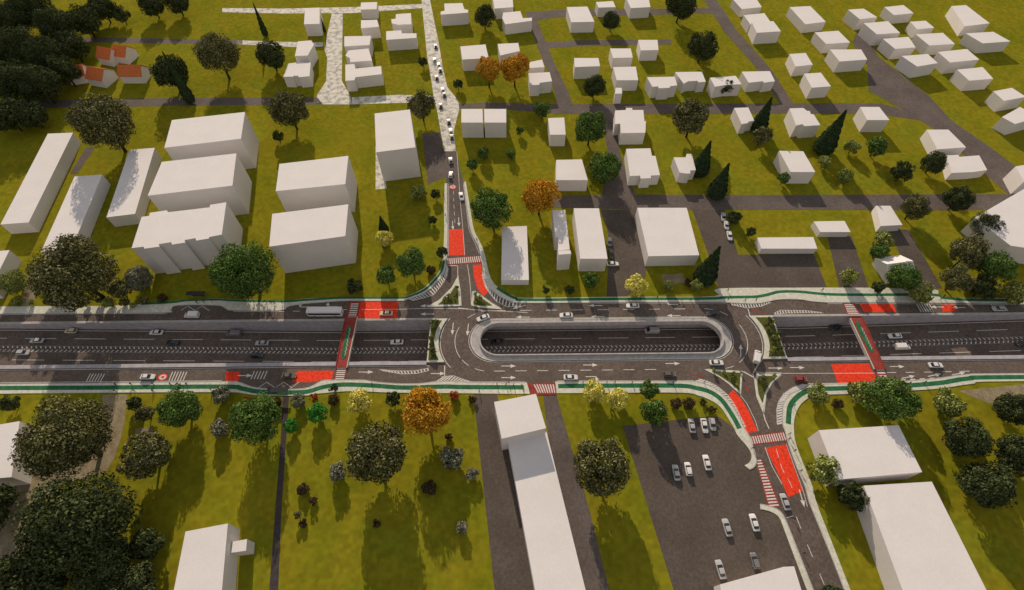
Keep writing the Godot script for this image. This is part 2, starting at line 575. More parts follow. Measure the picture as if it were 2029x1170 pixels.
func vehicle(kind: String, paint: String, at: Vector3, dir: Vector3, label: String, group := "", parts := true):
	var d := car_mesh(kind)
	var turn := atan2(-dir.z, dir.x)
	var called := "bus" if kind == "bus" else ("van" if kind == "van" else "car")
	var o := thing(called, label, called, at, turn, group)
	var slope := atan2(dir.y, Vector2(dir.x, dir.z).length())
	o.rotation.z = slope
	put_mesh(d.body, "body", M[paint], o)
	put_mesh(d.glass, "window", M["car_glass"], o)
	put_mesh(d.roof, "roof", M[paint], o)
	if not parts: return o
	var L: Array = d.dims
	var wk := "big_wheel" if kind == "bus" else "wheel"
	var wr := .48 if kind == "bus" else .33
	for sx: float in [-1.0, 1.0]:
		for sz: float in [-1.0, 1.0]:
			var w := put_mesh(car_parts[wk][0], "wheel", M["tyre"], o)
			w.position = Vector3(sx * (L[0] as float), wr, sz * (L[1] as float))
			w.rotation.x = PI / 2
			put_mesh(car_parts[wk][1], "rim", M["rim"], w)
	for sz: float in [-1.0, 1.0]:
		var a := put_mesh(car_parts.light, "headlight", M["lamp"], o)
		a.position = Vector3((L[2] as float) - .06, (L[3] as float) - .06, sz * .55 * (L[1] as float))
		var b := put_mesh(car_parts.light, "tail_light", M["tail"], o)
		b.position = Vector3(-(L[2] as float) + .04, (L[3] as float) + .06, sz * .6 * (L[1] as float))
	return o

# ---------------------------------------------------------------- people
func sd_bone(p: Vector3, b: Array) -> float:
	var a: Vector3 = b[0]
	var ab: Vector3 = b[1] - a
	var t := clampf((p - a).dot(ab) / maxf(ab.length_squared(), 1e-6), 0, 1)
	return (p - a - ab * t).length() - lerpf(b[2], b[3], t)

func person_mesh(bones: Array, cols: Array) -> Mesh:
	var cell := .034
	var lo := Vector3(-.42, -.02, -.45)
	var n := Vector3i(25, 54, 27)
	var val := PackedFloat32Array()
	val.resize(n.x * n.y * n.z)
	for k in n.z:
		for j in n.y:
			for i in n.x:
				var p := lo + Vector3(i, j, k) * cell
				var d := 9.0
				for b in bones:
					var e := sd_bone(p, b)
					var h := clampf(.5 + .5 * (d - e) / .035, 0, 1)
					d = lerpf(d, e, h) - .035 * h * (1 - h)
				val[i + n.x * (j + n.y * k)] = d
	var vid := {}
	var verts := PackedVector3Array()
	for k in n.z - 1:
		for j in n.y - 1:
			for i in n.x - 1:
				var s := Vector3.ZERO
				var cnt := 0
				for e in 12:
					var ax := e / 4
					var o1 := e & 1
					var o2 := (e >> 1) & 1
					var a := Vector3i.ZERO
					if ax == 0: a = Vector3i(0, o1, o2)
					elif ax == 1: a = Vector3i(o1, 0, o2)
					else: a = Vector3i(o1, o2, 0)
					var b := a
					b[ax] += 1
					var va := val[i + a.x + n.x * (j + a.y + n.y * (k + a.z))]
					var vb := val[i + b.x + n.x * (j + b.y + n.y * (k + b.z))]
					if (va < 0) != (vb < 0):
						s += Vector3(a).lerp(Vector3(b), va / (va - vb))
						cnt += 1
				if cnt > 0:
					vid[i + n.x * (j + n.y * k)] = verts.size()
					verts.append(lo + (Vector3(i, j, k) + s / cnt) * cell)
	var st := mb()
	for k in range(1, n.z - 1):
		for j in range(1, n.y - 1):
			for i in range(1, n.x - 1):
				var v0 := val[i + n.x * (j + n.y * k)]
				for ax in 3:
					var b := Vector3i(i, j, k)
					b[ax] += 1
					var v1 := val[b.x + n.x * (b.y + n.y * b.z)]
					if (v0 < 0) == (v1 < 0): continue
					var u := Vector3i.ZERO
					var w := Vector3i.ZERO
					u[(ax + 1) % 3] = 1
					w[(ax + 2) % 3] = 1
					var c := Vector3i(i, j, k)
					var q := []
					for f in [c - u - w, c - w, c, c - u]: q.append(verts[vid[f.x + n.x * (f.y + n.y * f.z)]])
					var nn := Vector3.ZERO
					nn[ax] = 1.0 if v0 < 0 else -1.0
					var m: Vector3 = (q[0] + q[1] + q[2] + q[3]) / 4
					var col: Color = cols[0]
					if m.y > 1.60: col = cols[3]
					elif m.y > 1.46: col = cols[2]
					elif m.y > .90 or absf(m.z) > .19: col = cols[1]
					elif m.y < .08: col = Color(.02, .02, .02)
					if absf(m.z) > .2 and m.y < .82: col = cols[2]
					st.set_color(col)
					var fn: Vector3 = (q[2] - q[0]).cross(q[1] - q[0]).normalized()
					if fn.dot(nn) < 0: fn = -fn
					tri(st, q[0], q[1], q[2], fn)
					tri(st, q[0], q[2], q[3], fn)
	return st.commit()

func make_people() -> Array:
	var out := []
	for v in 3:
		var s: float = [.26, .12, .2][v]
		var hip := Vector3(0, .92, 0)
		var b := []
		for z: float in [-1.0, 1.0]:
			var hz := hip + Vector3(0, 0, z * .09)
			var knee := hz + Vector3(s * z * .75 + .03, -.42, 0)
			var foot := Vector3(s * z * 1.15 - .02, .07, z * .1)
			b.append([hz, knee, .085, .06])
			b.append([knee, foot, .058, .042])
			b.append([foot, foot + Vector3(.15, -.02, 0), .042, .036])
			var sh := Vector3(.0, 1.40, z * .18)
			var el := sh + Vector3(-s * z * .6, -.28, z * .06)
			var ha := el + Vector3(-s * z * .4 + .08, -.24, z * .0)
			b.append([sh, el, .055, .045])
			b.append([el, ha, .043, .034])
			b.append([ha, ha + Vector3(.02, -.09, 0), .034, .024])
			b.append([Vector3(0, 1.39, z * .13), Vector3(0, 1.06, z * .07), .085, .085])
		b.append([hip, Vector3(0, 1.15, 0), .12, .11])
		b.append([Vector3(0, 1.40, 0), Vector3(.01, 1.54, 0), .06, .05])
		b.append([Vector3(.015, 1.60, 0), Vector3(.02, 1.67, 0), .085, .092])
		b.append([Vector3(.09, 1.61, 0), Vector3(.115, 1.595, 0), .02, .018])
		var cols: Array = [
			[Color(.02, .022, .04), Color(.03, .03, .035), Color(.42, .26, .18), Color(.02, .015, .01)],
			[Color(.05, .05, .055), Color(.10, .03, .03), Color(.36, .22, .15), Color(.03, .02, .012)],
			[Color(.03, .035, .06), Color(.12, .13, .12), Color(.45, .29, .2), Color(.06, .04, .02)]][v]
		out.append(person_mesh(b, cols))
	return out

# ---------------------------------------------------------------- roads
const LOT := .02
const STREET := .03
const ASPH := .04
const RED := .058
const LINE := .072
const PAVE := .16
const LANE := .175

func sheet(a: Array, y: float) -> SurfaceTool:
	var st := mb()
	flat(st, px(a), y)
	return st

func line(parent: Node, pts: PackedVector3Array, w := .22, lift := LINE, called := "lane_line"):
	return put(ribbon(pts, w, lift), called, M["line"], parent)

func dashes(parent: Node, pts: PackedVector3Array, on: float, off: float, w := .22, lift := LINE):
	var L := length_of(pts)
	var s := 0.0
	while s + on < L:
		var seg := PackedVector3Array()
		for i in 5: seg.append(along(pts, (s + on * i / 4.0) / L))
		put(ribbon(seg, w, lift), "lane_dash", M["line"], parent)
		s += on + off

func hatch(parent: Node, a: PackedVector3Array, b: PackedVector3Array, n: int, skew: float, w := .42, lift := LINE):
	for i in n:
		var t := (i + .5) / n
		var p := along(a, t)
		var q := along(b, clampf(t + skew, 0, 1))
		if p.distance_to(q) < .4: continue
		put(ribbon(PackedVector3Array([p, q]), w, lift), "hatch_stripe", M["line"], parent)
	line(parent, a, .16, lift)
	line(parent, b, .16, lift)

func crosswalk(parent: Node, q: Array, n: int, red: String, across: bool, lift := RED):
	var p := px(q)
	if red != "": 
		var st := mb()
		flat(st, p, lift)
		put(st, "red_surfacing", M[red], parent)
	for i in n:
		var t0 := (i + .28) / n
		var t1 := (i + .78) / n
		var a: Vector3
		var b: Vector3
		var c: Vector3
		var d: Vector3
		var e := .12
		if across:   # stripes run from the edge 0-1 to the edge 3-2
			a = p[0].lerp(p[1], t0).lerp(p[3].lerp(p[2], t0), e)
			b = p[0].lerp(p[1], t1).lerp(p[3].lerp(p[2], t1), e)
			c = p[0].lerp(p[1], t1).lerp(p[3].lerp(p[2], t1), 1 - e)
			d = p[0].lerp(p[1], t0).lerp(p[3].lerp(p[2], t0), 1 - e)
		else:
			a = p[0].lerp(p[3], t0).lerp(p[1].lerp(p[2], t0), e)
			b = p[0].lerp(p[3], t1).lerp(p[1].lerp(p[2], t1), e)
			c = p[0].lerp(p[3], t1).lerp(p[1].lerp(p[2], t1), 1 - e)
			d = p[0].lerp(p[3], t0).lerp(p[1].lerp(p[2], t0), 1 - e)
		var st := mb()
		flat(st, PackedVector3Array([a, b, c, d]), lift + .014)
		put(st, "crossing_stripe", M["line"], parent)

func red_patch(parent: Node, a: Array, m := "red"):
	put(sheet(a, RED), "red_surfacing", M[m], parent)

func arrow(parent: Node, x: float, y: float, dx: float, dy: float, turn := 0, m := "line"):
	var c := P(x, y)
	var f := (P(x + dx, y + dy) - c).normalized()
	var s := Vector3(-f.z, 0, f.x)
	var st := mb()
	var k := Vector3(0, LINE, 0)
	quad(st, c - f * 2.4 + s * .14 + k, c + f * .6 + s * .14 + k, c + f * .6 - s * .14 + k, c - f * 2.4 - s * .14 + k, Vector3.UP)
	if turn == 0:
		tri(st, c + f * 2.4 + k, c + f * .6 + s * .65 + k, c + f * .6 - s * .65 + k, Vector3.UP)
	else:
		var g := s * turn
		quad(st, c + f * .6 - g * .14 + k, c + f * 1.0 - g * .14 + k, c + f * 1.5 + g * .7 + k, c + f * .8 + g * .7 + k, Vector3.UP)
		tri(st, c + f * .4 + g * .7 + k, c + f * 1.9 + g * .7 + k, c + f * 1.2 + g * 1.7 + k, Vector3.UP)
	put(st, "arrow_marking", M[m], parent)

func rumble(parent: Node, x0: float, x1: float, y0: float, y1: float, slant: float, n: int):
	for i in n:
		var x := lerpf(x0, x1, float(i) / (n - 1))
		put(ribbon(PackedVector3Array([P(x, y1), P(x + slant, y0)]), .3, LINE), "hatch_stripe", M["line"], parent)

func stad(L: float, r: float, n := 24) -> PackedVector2Array:
	var p := PackedVector2Array()
	for i in n + 1:
		var a := -PI / 2 + PI * i / n
		p.append(Vector2(L + cos(a) * r, sin(a) * r))
	for i in n + 1:
		var a := PI / 2 + PI * i / n
		p.append(Vector2(-L + cos(a) * r, sin(a) * r))
	return p

func band(a: PackedVector2Array, b: PackedVector2Array, y0: float, y1: float) -> SurfaceTool:
	var st := mb()
	for i in a.size():
		var j := (i + 1) % a.size()
		quad(st, T(a[i].x, a[i].y, y1), T(a[j].x, a[j].y, y1), T(b[j].x, b[j].y, y1), T(b[i].x, b[i].y, y1), Vector3.UP)
		quad(st, T(a[i].x, a[i].y, y0), T(a[j].x, a[j].y, y0), T(b[j].x, b[j].y, y0), T(b[i].x, b[i].y, y0), Vector3.DOWN)
		var o := T(a[i].x, a[i].y) - T(b[i].x, b[i].y)
		quad(st, T(a[i].x, a[i].y, y0), T(a[j].x, a[j].y, y0), T(a[j].x, a[j].y, y1), T(a[i].x, a[i].y, y1), o)
		quad(st, T(b[i].x, b[i].y, y0), T(b[j].x, b[j].y, y0), T(b[j].x, b[j].y, y1), T(b[i].x, b[i].y, y1), -o)
	return st

func tpoly(a: Array) -> PackedVector3Array:
	var r := PackedVector3Array()
	for i in range(0, a.size(), 2): r.append(T(a[i], a[i + 1]))
	return r

func pavement(kerb: Array, outer: Array, green: Array, gw: float, label: String):
	var k := smooth(px(kerb), 4)
	var o := smooth(px(outer), 4)
	var poly := k.duplicate()
	var ro := o.duplicate()
	ro.reverse()
	poly.append_array(ro)
	var s := setting("pavement", slab(poly, 0.0, PAVE), M["pavement"], label)
	var ks := ribbon(ribbon_side(k, .0), .3, PAVE + .012)
	put(ks, "kerb", M["concrete"], s)
	if green.size() > 0: put(ribbon(smooth(px(green), 5), gw, LANE), "cycle_lane", M["green_lane"], s)
	return s

func low_shrubs(poly_px: Array, n: int, where: String, group: String, base := .3, kinds := ["lime", "green", "olive"]):
	var p2 := PackedVector2Array()
	for p in px(poly_px): p2.append(Vector2(p.x, p.z))
	rng.seed = hash(poly_px)
	var lo := p2[0]
	var hi := p2[0]
	for p in p2:
		lo = lo.min(p)
		hi = hi.max(p)
	var spots := []
	var tries := 0
	while spots.size() < n and tries < 900:
		tries += 1
		var q := Vector2(rng.randf_range(lo.x, hi.x), rng.randf_range(lo.y, hi.y))
		if Geometry2D.is_point_in_polygon(q, p2): spots.append([q, rng.randf_range(.6, 1.25), kinds[rng.randi() % kinds.size()]])
	for s in spots:
		plant_at(s[2], Vector3(s[0].x, base, s[0].y), s[1] * .8, "low leafy shrub " + where, "shrub", "low_shrub", group)

func island(a: Array, planting: Array, label: String, where: String, n: int):
	var p := px(a)
	var c := Vector3.ZERO
	for q in p: c += q
	c /= p.size()
	for i in p.size(): p[i] -= c
	var o := thing("traffic_island", label, "traffic island", c)
	put(slab(p, 0, PAVE), "kerb", M["pavement"], o)
	var g := px(planting)
	for i in g.size(): g[i] -= c
	put(slab(g, PAVE - .05, PAVE + .08), "planting_bed", M["planting"], o)
	low_shrubs(planting, n, where, "low shrubs " + where, PAVE + .05)

func _ready():
	# ---------------- camera, sky, sun, exposure
	var cam := Camera3D.new()
	cam.name = "camera"
	cam.position = Vector3(0, CAM_H, 0)
	cam.rotation_degrees.x = -PITCH
	cam.fov = rad_to_deg(2.0 * atan(585.0 / FPX))
	cam.near = 1.0
	cam.far = 6000.0
	add_child(cam)
	cam.current = true
	var we := WorldEnvironment.new()
	we.name = "environment"
	var env := Environment.new()
	env.background_mode = Environment.BG_SKY
	var sky := Sky.new()
	var sm := ProceduralSkyMaterial.new()
	sm.sky_top_color = Color(.60, .60, .62)
	sm.sky_horizon_color = Color(.80, .76, .72)
	sm.ground_bottom_color = Color(.25, .24, .15)
	sm.ground_horizon_color = Color(.6, .58, .5)
	sm.sky_curve = .2
	sm.sun_angle_max = 1.0
	sky.sky_material = sm
	env.sky = sky
	env.background_energy_multiplier = 1.25
	env.tonemap_mode = Environment.TONE_MAPPER_LINEAR
	env.tonemap_exposure = .88
	env.sdfgi_enabled = true
	env.ssao_enabled = true
	env.ssil_enabled = true
	we.environment = env
	add_child(we)
	var sun := DirectionalLight3D.new()
	sun.name = "sun"
	var az := deg_to_rad(13.0)
	var el := deg_to_rad(24.0)
	sun.look_at_from_position(Vector3.ZERO, Vector3(sin(az) * cos(el), -sin(el), cos(az) * cos(el)), Vector3.UP)
	sun.light_energy = 1.55
	sun.light_angular_distance = .7
	sun.light_color = Color(1.0, .92, .83)
	sun.shadow_enabled = true
	add_child(sun)

	make_materials()
	build_ground()
	build_trench()
	build_roads()
	build_buildings()
	build_trees()
	build_vehicles()
	build_details()

func build_ground():
	var B := 2600.0
	var wl := T(-300, -8.3)
	var wr := T(-300, 8.3)
	var el := T(235, -8.3)
	var er := T(235, 8.3)
	var g := MeshInstance3D.new()
	g.name = "ground"
	# split exactly along the cutting
	var s2 := mb()
	flat(s2, PackedVector3Array([Vector3(-B, 0, -B), Vector3(B, 0, -B), Vector3(B, 0, el.z), el, wl, Vector3(-B, 0, wl.z)]), 0)
	flat(s2, PackedVector3Array([Vector3(-B, 0, wr.z), wr, er, Vector3(B, 0, er.z), Vector3(B, 0, B), Vector3(-B, 0, B)]), 0)
	flat(s2, PackedVector3Array([Vector3(-B, 0, wl.z), wl, wr, Vector3(-B, 0, wr.z)]), 0)
	flat(s2, PackedVector3Array([el, Vector3(B, 0, el.z), Vector3(B, 0, er.z), er]), 0)
	g.mesh = s2.commit()
	g.material_override = M["grass"]
	g.set_meta("kind", "structure")
	add_child(g)
	# bare sandy earth
	for a in [
		[203, 783, 252, 783, 247, 830, 238, 872, 225, 910, 210, 935, 175, 948, 120, 960, 92, 985, 70, 1040, 40, 1110, 0, 1190, -140, 1190, -60, 1080, 10, 985, 60, 930, 120, 905, 190, 890, 200, 850],
		[268, 850, 300, 846, 305, 862, 285, 875, 266, 868],
		[48, 560, 85, 545, 70, 585, 62, 612, 40, 612],
		[122, 588, 156, 586, 152, 607, 116, 609],
		[1900, 775, 2029, 762, 2300, 760, 2300, 800, 2040, 815, 1960, 800],
		[1310, 545, 1352, 542, 1360, 560, 1318, 566]]:
		setting("earth", sheet(a, .012), M["sand"], "bare sandy earth in the grass")

func build_trench():
	var us := [-300.0, -284.7, -90.0, 72.0, 222.0, 235.0]
	var st := mb()
	for i in us.size() - 1:
		var a: float = us[i]
		var b: float = us[i + 1]
		quad(st, T(a, -8.05, floor_h(a)), T(b, -8.05, floor_h(b)), T(b, 8.05, floor_h(b)), T(a, 8.05, floor_h(a)), Vector3.UP)
	var low := setting("sunken_road", st, M["asphalt"], "sunken dual carriageway in a concrete cutting")
	var run := func(v: float, a: float, b: float) -> PackedVector3Array:
		var r := PackedVector3Array()
		for i in 121:
			var u := lerpf(a, b, i / 120.0)
			r.append(T(u, v, floor_h(u)))
		return r
	for v: float in [-7.3, 7.2]: line(low, run.call(v, -280, 215), .2, .03)
	for v: float in [-4.1, 4.2]:
		for k in 30:
			var a := -280.0 + k * 16.5
			line(low, PackedVector3Array([T(a, v, floor_h(a)), T(a + 10.5, v, floor_h(a + 10.5))]), .2, .03, "lane_dash")
	for v: float in [-1.15, 1.15]: put(ribbon(run.call(v, -270, 205), .14, .03), "lane_line", M["worn_line"], low)
	var h := mb()
	var u := -270.0
	while u < 205:
		for s in [[-1.05, -.25, .55], [.25, 1.05, -.55]]:
			var f := floor_h(u) + .03
			quad(h, T(u, s[0], f), T(u + .4, s[0], f), T(u + .4 + (s[2] as float), s[1], f), T(u + (s[2] as float), s[1], f), Vector3.UP)
		u += 1.55
	var hs := put(h, "median_hatching", M["line"], low)
	hs.set_meta("kind", "stuff")
	# retaining walls, each with a coping
	for s: float in [-1.0, 1.0]:
		var o := thing("retaining_wall", "long grey concrete retaining wall on the %s side of the sunken road" % ("house row" if s < 0 else "parkland"), "wall", T(-32.5, s * 8.3))
		var w := mb()
		var cop := mb()
		var c := o.position
		for i in us.size() - 1:
			var a: float = us[i]
			var b: float = us[i + 1]
			var fa := floor_h(a) - .6
			var fb := floor_h(b) - .6
			quad(w, T(a, s * 8.0, fa) - c, T(b, s * 8.0, fb) - c, T(b, s * 8.0, .02) - c, T(a, s * 8.0, .02) - c, Vector3(0, 0, -s))
			quad(w, T(a, s * 8.28, fa) - c, T(b, s * 8.28, fb) - c, T(b, s * 8.28, .02) - c, T(a, s * 8.28, .02) - c, Vector3(0, 0, s))
		put(w, "wall_face", M["wall_concrete"], o)
		var wide := .55 if s < 0 else 1.3
		for seg in [[-300.0, -58.0], [60.3, 235.0]]:
			var q := tpoly([seg[0], s * 7.95, seg[1], s * 7.95, seg[1], s * (7.95 + wide), seg[0], s * (7.95 + wide)])
			for i in q.size(): q[i] -= c
			put(slab(q, .021, .38, true), "coping", M["wall_concrete"] if s > 0 else M["concrete"], o)

func build_roads():
	# --- lots, back streets and paths, laid from the lowest sheet up
	var grey := [
		["street", STREET, [150, 197, 400, 194, 628, 193, 640, 207, 400, 209, 150, 213, -200, 222, -200, 205], "grey back street behind the big white blocks"],
		["street", STREET, [200, 74, 480, 80, 480, 88, 200, 84, -100, 86, -100, 76], "narrow grey lane near the orange roofed houses"],
		["street", STREET, [1044, 40, 1064, 40, 1082, 85, 1101, 130, 1125, 180, 1140, 222, 1108, 222, 1101, 190, 1085, 140, 1068, 100], "grey side street sloping between box houses"],
		["street", STREET + .006, [905, 207, 960, 203, 1110, 207, 1300, 206, 1500, 205, 1745, 205, 1860, 236, 1830, 240, 1740, 226, 1500, 225, 1300, 226, 1110, 226, 960, 214, 905, 216], "grey street crossing between the house rows"],
		["street", STREET + .012, [1700, 60, 1725, 85, 1742, 113, 1842, 191, 1886, 239, 1960, 290, 2029, 342, 2300, 545, 2300, 600, 1992, 380, 1859, 262, 1800, 222, 1722, 180, 1719, 130, 1690, 85], "wide grey street running diagonally past the far houses"],
		["street", STREET + .012, [1395, 0, 1420, 0, 1460, 60, 1530, 140, 1572, 205, 1545, 205, 1495, 130, 1435, 62], "grey lane between two files of far houses"],
		["street", STREET + .006, [1080, 84, 1140, 80, 1330, 78, 1330, 88, 1140, 92, 1084, 96], "short grey lane behind box houses"],
		["street", STREET + .006, [1042, 24, 1100, 20, 1420, 16, 1420, 26, 1100, 34, 1046, 44], "farthest grey lane at the top of the estate"],
		["street", STREET, [1085, 388, 1300, 386, 1500, 387, 2010, 385, 2100, 415, 1900, 417, 1500, 416, 1300, 416, 1100, 412], "grey street above the low white buildings"],
		["street", STREET + .006, [1192, 226, 1216, 226, 1228, 300, 1240, 340, 1260, 386, 1192, 386, 1205, 340, 1204, 300], "grey alley between box houses"],
		["lot", LOT, [1190, 416, 1262, 416, 1270, 460, 1282, 530, 1276, 560, 1268, 570, 1240, 588, 1202, 588, 1204, 540, 1212, 500, 1202, 450], "dark asphalt yard beside the long white blocks"],
		["lot", LOT, [1372, 416, 1436, 416, 1450, 460, 1463, 505, 1500, 505, 1612, 502, 1640, 572, 1424, 573, 1402, 500], "asphalt forecourt in front of the low white pavilion"],
		["lot", LOT, [1640, 470, 1688, 468, 1722, 572, 1664, 572], "narrow asphalt yard below the small white shed"],
		["lot", LOT, [1762, 455, 1800, 455, 1868, 572, 1812, 574], "asphalt drive under trees beside the gabled shed"],
		["lot", LOT, [938, 782, 985, 782, 1010, 880, 1090, 1190, 1100, 1260, 990, 1260, 980, 1170], "asphalt yard west of the long white building"],
		["street", STREET, [1076, 781, 1102, 781, 1130, 880, 1165, 1000, 1215, 1200, 1190, 1260, 1165, 1200, 1120, 1020, 1088, 880], "narrow access road beside the long white building"],
		["lot", LOT, [1234, 845, 1300, 837, 1390, 827, 1425, 826, 1450, 845, 1470, 868, 1493, 905, 1496, 918, 1538, 1014, 1553, 1032, 1612, 1190, 1640, 1260, 1362, 1260, 1335, 1170], "large asphalt car park with parked cars"],
		["path", LOT, [560, 778, 573, 778, 567, 870, 558, 1000, 550, 1190, 545, 1260, 525, 1260, 533, 1170, 546, 1000, 556, 870], "narrow dark footpath through the parkland"],
		["street", STREET, [170, 292, 188, 292, 152, 345, 138, 345], "short grey path between long white blocks"],
		["street", STREET, [836, 265, 872, 262, 884, 350, 848, 366], "grey yard beside the tall white block"],
	]
	for g in grey: setting("path" if g[0] == "path" else ("car_park" if g[0] == "lot" else "street"), sheet(g[2], g[1]), M[g[0]], g[3])
	var pale := [
		[[657, 27, 679, 27, 678, 90, 677, 160, 693, 188, 697, 207, 625, 207, 628, 188, 646, 161, 648, 115, 643, 100, 648, 68], STREET, "pale concrete street between box houses"],
		[[697, 193, 790, 188, 868, 190, 872, 206, 800, 204, 697, 207], STREET + .006, "pale concrete lane joining two streets"],
		[[470, 80, 600, 84, 640, 84, 640, 92, 600, 94, 470, 88], STREET, "pale narrow lane near far trees"],
		[[440, 16, 560, 17, 700, 14, 838, 8, 838, 16, 700, 26, 560, 27, 440, 24], STREET + .006, "pale lane behind the farthest houses"],
		[[744, 290, 752, 290, 766, 374, 744, 376], STREET, "pale strip along the tall white block"],
		[[826, -60, 850, -60, 852, 0, 860, 40, 868, 79, 878, 137, 886, 172, 908, 200, 910, 218, 905, 235, 899, 262, 903, 300, 880, 300, 873, 260, 866, 220, 859, 190, 853, 150, 846, 110, 841, 60, 835, 0], STREET + .018, "pale concrete street with queueing cars"]]
	var pn: Node = null
	for g in pale: pn = setting("street", sheet(g[0], g[1]), M["pale_street"], g[2])

	# --- the surface roads either side of the cutting, with the roundabout's two ends
	var n_mid := [-900, 616, -200, 612, 300, 608, 345, 599, 440, 598, 470, 602, 560, 602, 640, 596, 690, 592, 790, 592, 812, 590, 840, 578, 860, 558, 876, 538, 881, 517]
	var n_mid2 := [956, 505, 962, 530, 966, 548, 974, 565, 990, 580, 1015, 592, 1045, 596, 1240, 595, 1430, 594, 1440, 590, 1510, 592, 1545, 586, 1590, 586, 1640, 592, 1850, 593, 2029, 597, 2900, 600]
	var poly := px(n_mid)
	poly.append_array(px(n_mid2))
	poly.append(T(300, -8.1))
	poly.append(T(-330, -8.1))
	var st := mb()
	flat(st, poly, ASPH)
	var rn := setting("road", st, M["asphalt"], "surface road on the house side of the cutting")
	var s_mid := [-900, 778, -200, 774, 0, 772, 440, 768, 480, 771, 512, 777, 600, 777, 640, 767, 690, 763, 740, 766, 800, 770, 880, 769, 1040, 770, 1100, 769, 1340, 768, 1385, 774, 1412, 784, 1432, 800, 1447, 822, 1460, 850, 1475, 868, 1488, 890, 1494, 912]
	var s_mid2 := [1540, 1012, 1553, 1030, 1604, 1165, 1640, 1260, 1712, 1260, 1680, 1180, 1646, 1090, 1610, 1000, 1582, 922, 1567, 880, 1563, 850, 1564, 820, 1575, 797, 1600, 778, 1700, 772, 1763, 768, 1858, 762, 1930, 752, 2029, 748, 2900, 742]
	poly = px(s_mid)
	poly.append_array(px(s_mid2))
	poly.append(T(300, 8.1))
	poly.append(T(-330, 8.1))
	st = mb()
	flat(st, poly, ASPH)
	var rs := setting("road", st, M["asphalt"], "surface road on the parkland side of the cutting")
	# north arm
	var arm := setting("street", sheet([881, 517, 884, 460, 884, 400, 884, 362, 881, 330, 876, 296, 904, 296, 912, 338, 920, 365, 928, 410, 936, 455, 946, 480, 956, 505], STREET + .012), M["street"], "side street descending to the roundabout through red bands")
	# bridge decks that carry the roundabout over the cutting
	for s: float in [-1.0, 1.0]:
		var edge := 58.0 if s < 0 else 60.3
		var pl := PackedVector3Array()
		pl.append(T(s * edge, -8.1))
		pl.append(T(s * 36.0, -8.1))
		for i in range(1, 24):
			var a := -PI / 2 + PI * i / 24
			pl.append(T(s * (36.0 + cos(a) * 8.1), sin(a) * 8.1))
		pl.append(T(s * 36.0, 8.1))
		pl.append(T(s * edge, 8.1))
		var c := T(s * 50.0, 0)
		for i in pl.size(): pl[i] -= c
		var o := thing("road_bridge", "concrete road bridge carrying the %s end of the roundabout" % ("footpath" if s < 0 else "car park street"), "bridge", c)
		put(slab(pl, -1.2, ASPH, true), "deck", M["asphalt"], o)
		# planter on the outer edge
		var q := PackedVector3Array()
		var inner := PackedVector3Array()
		q.append(T(s * edge, -8.4))
		inner.append(T(s * (edge - .5), -7.6))
		for i in 13:
			var v := lerpf(-8.4, 8.4, i / 12.0)
			q.append(T(s * (39.0 + sqrt(15.4 * 15.4 - v * v) + .25), v))
			var vi := lerpf(-7.6, 7.6, i / 12.0)
			inner.append(T(s * (39.0 + sqrt(15.4 * 15.4 - vi * vi) + (1.7 if s < 0 else 1.9)), vi))
		q.append(T(s * edge, 8.4))
		inner.append(T(s * (edge - .5), 7.6))
		var cc := T(s * (edge - 3.0), 0)
		var pd := PackedVector2Array()
		for i in q.size(): q[i] -= cc
		for i in inner.size():
			inner[i] -= cc
		var pt := thing("planter", "raised concrete planter with shrubs on the %s bridge edge" % ("footpath side" if s < 0 else "car park side"), "planter", cc)
		put(slab(q, ASPH + .001, .5), "kerb", M["pavement"], pt)
		put(slab(inner, .45, .62), "planting_bed", M["planting"], pt)
		rng.seed = 77 + int(s)
		for i in 16:
			var v := rng.randf_range(-7.2, 7.2)
			var lim := 39.0 + sqrt(15.4 * 15.4 - v * v) + 2.0
			var uu := rng.randf_range(lim, edge - .8)
			plant_at(["lime", "olive", "green", "olive"][i % 4], T(s * uu, v, .55), rng.randf_range(.7, 1.15), "low leafy shrub in the %s bridge planter" % ("footpath side" if s < 0 else "car park side"), "shrub", "low_shrub", "shrubs in the bridge planters")
			rng.seed = 1000 * i + int(s) * 17 + 5
	# concrete oval round the opening
	var ov := thing("oval_parapet", "pale concrete oval kerb and parapet round the opening in the roundabout", "parapet", Vector3.ZERO)
	put(band(stad(36.0, 8.1), stad(34.6, 6.0), -1.2, .16), "kerb", M["concrete"], ov)
	put(band(stad(34.7, 6.45), stad(34.6, 6.02), .161, 1.0), "parapet", M["concrete"], ov)
	put(band(stad(35.9, 8.0), stad(35.9, 7.75), .161, .24), "edge_kerb", M["pavement"], ov)

	# --- pavements
	pavement([-900, 626, -200, 623, 200, 622, 330, 620, 338, 616, 351, 606, 430, 606, 447, 612, 462, 616, 552, 616, 572, 608, 600, 603, 640, 600, 684, 597, 788, 597, 809, 593, 841, 582, 866, 560, 880, 540, 885, 517, 887, 460, 886, 410, 886, 364],
		[-900, 614, -200, 609, 200, 607, 300, 601, 340, 598, 371, 594, 432, 592, 469, 594, 563, 596, 590, 594, 612, 592, 640, 591, 684, 589, 788, 589, 806, 587, 836, 574, 858, 554, 872, 536, 877, 517, 880, 460, 880, 410, 881, 364],
		[280, 603, 340, 600, 371, 596, 432, 594.5, 469, 596.5, 563, 598, 600, 595.5, 640, 593, 684, 591, 790, 591, 808, 589, 839, 576.5, 861, 556.5, 875, 537, 880, 517], .9, "pavement with cycle lane beside the big white blocks")
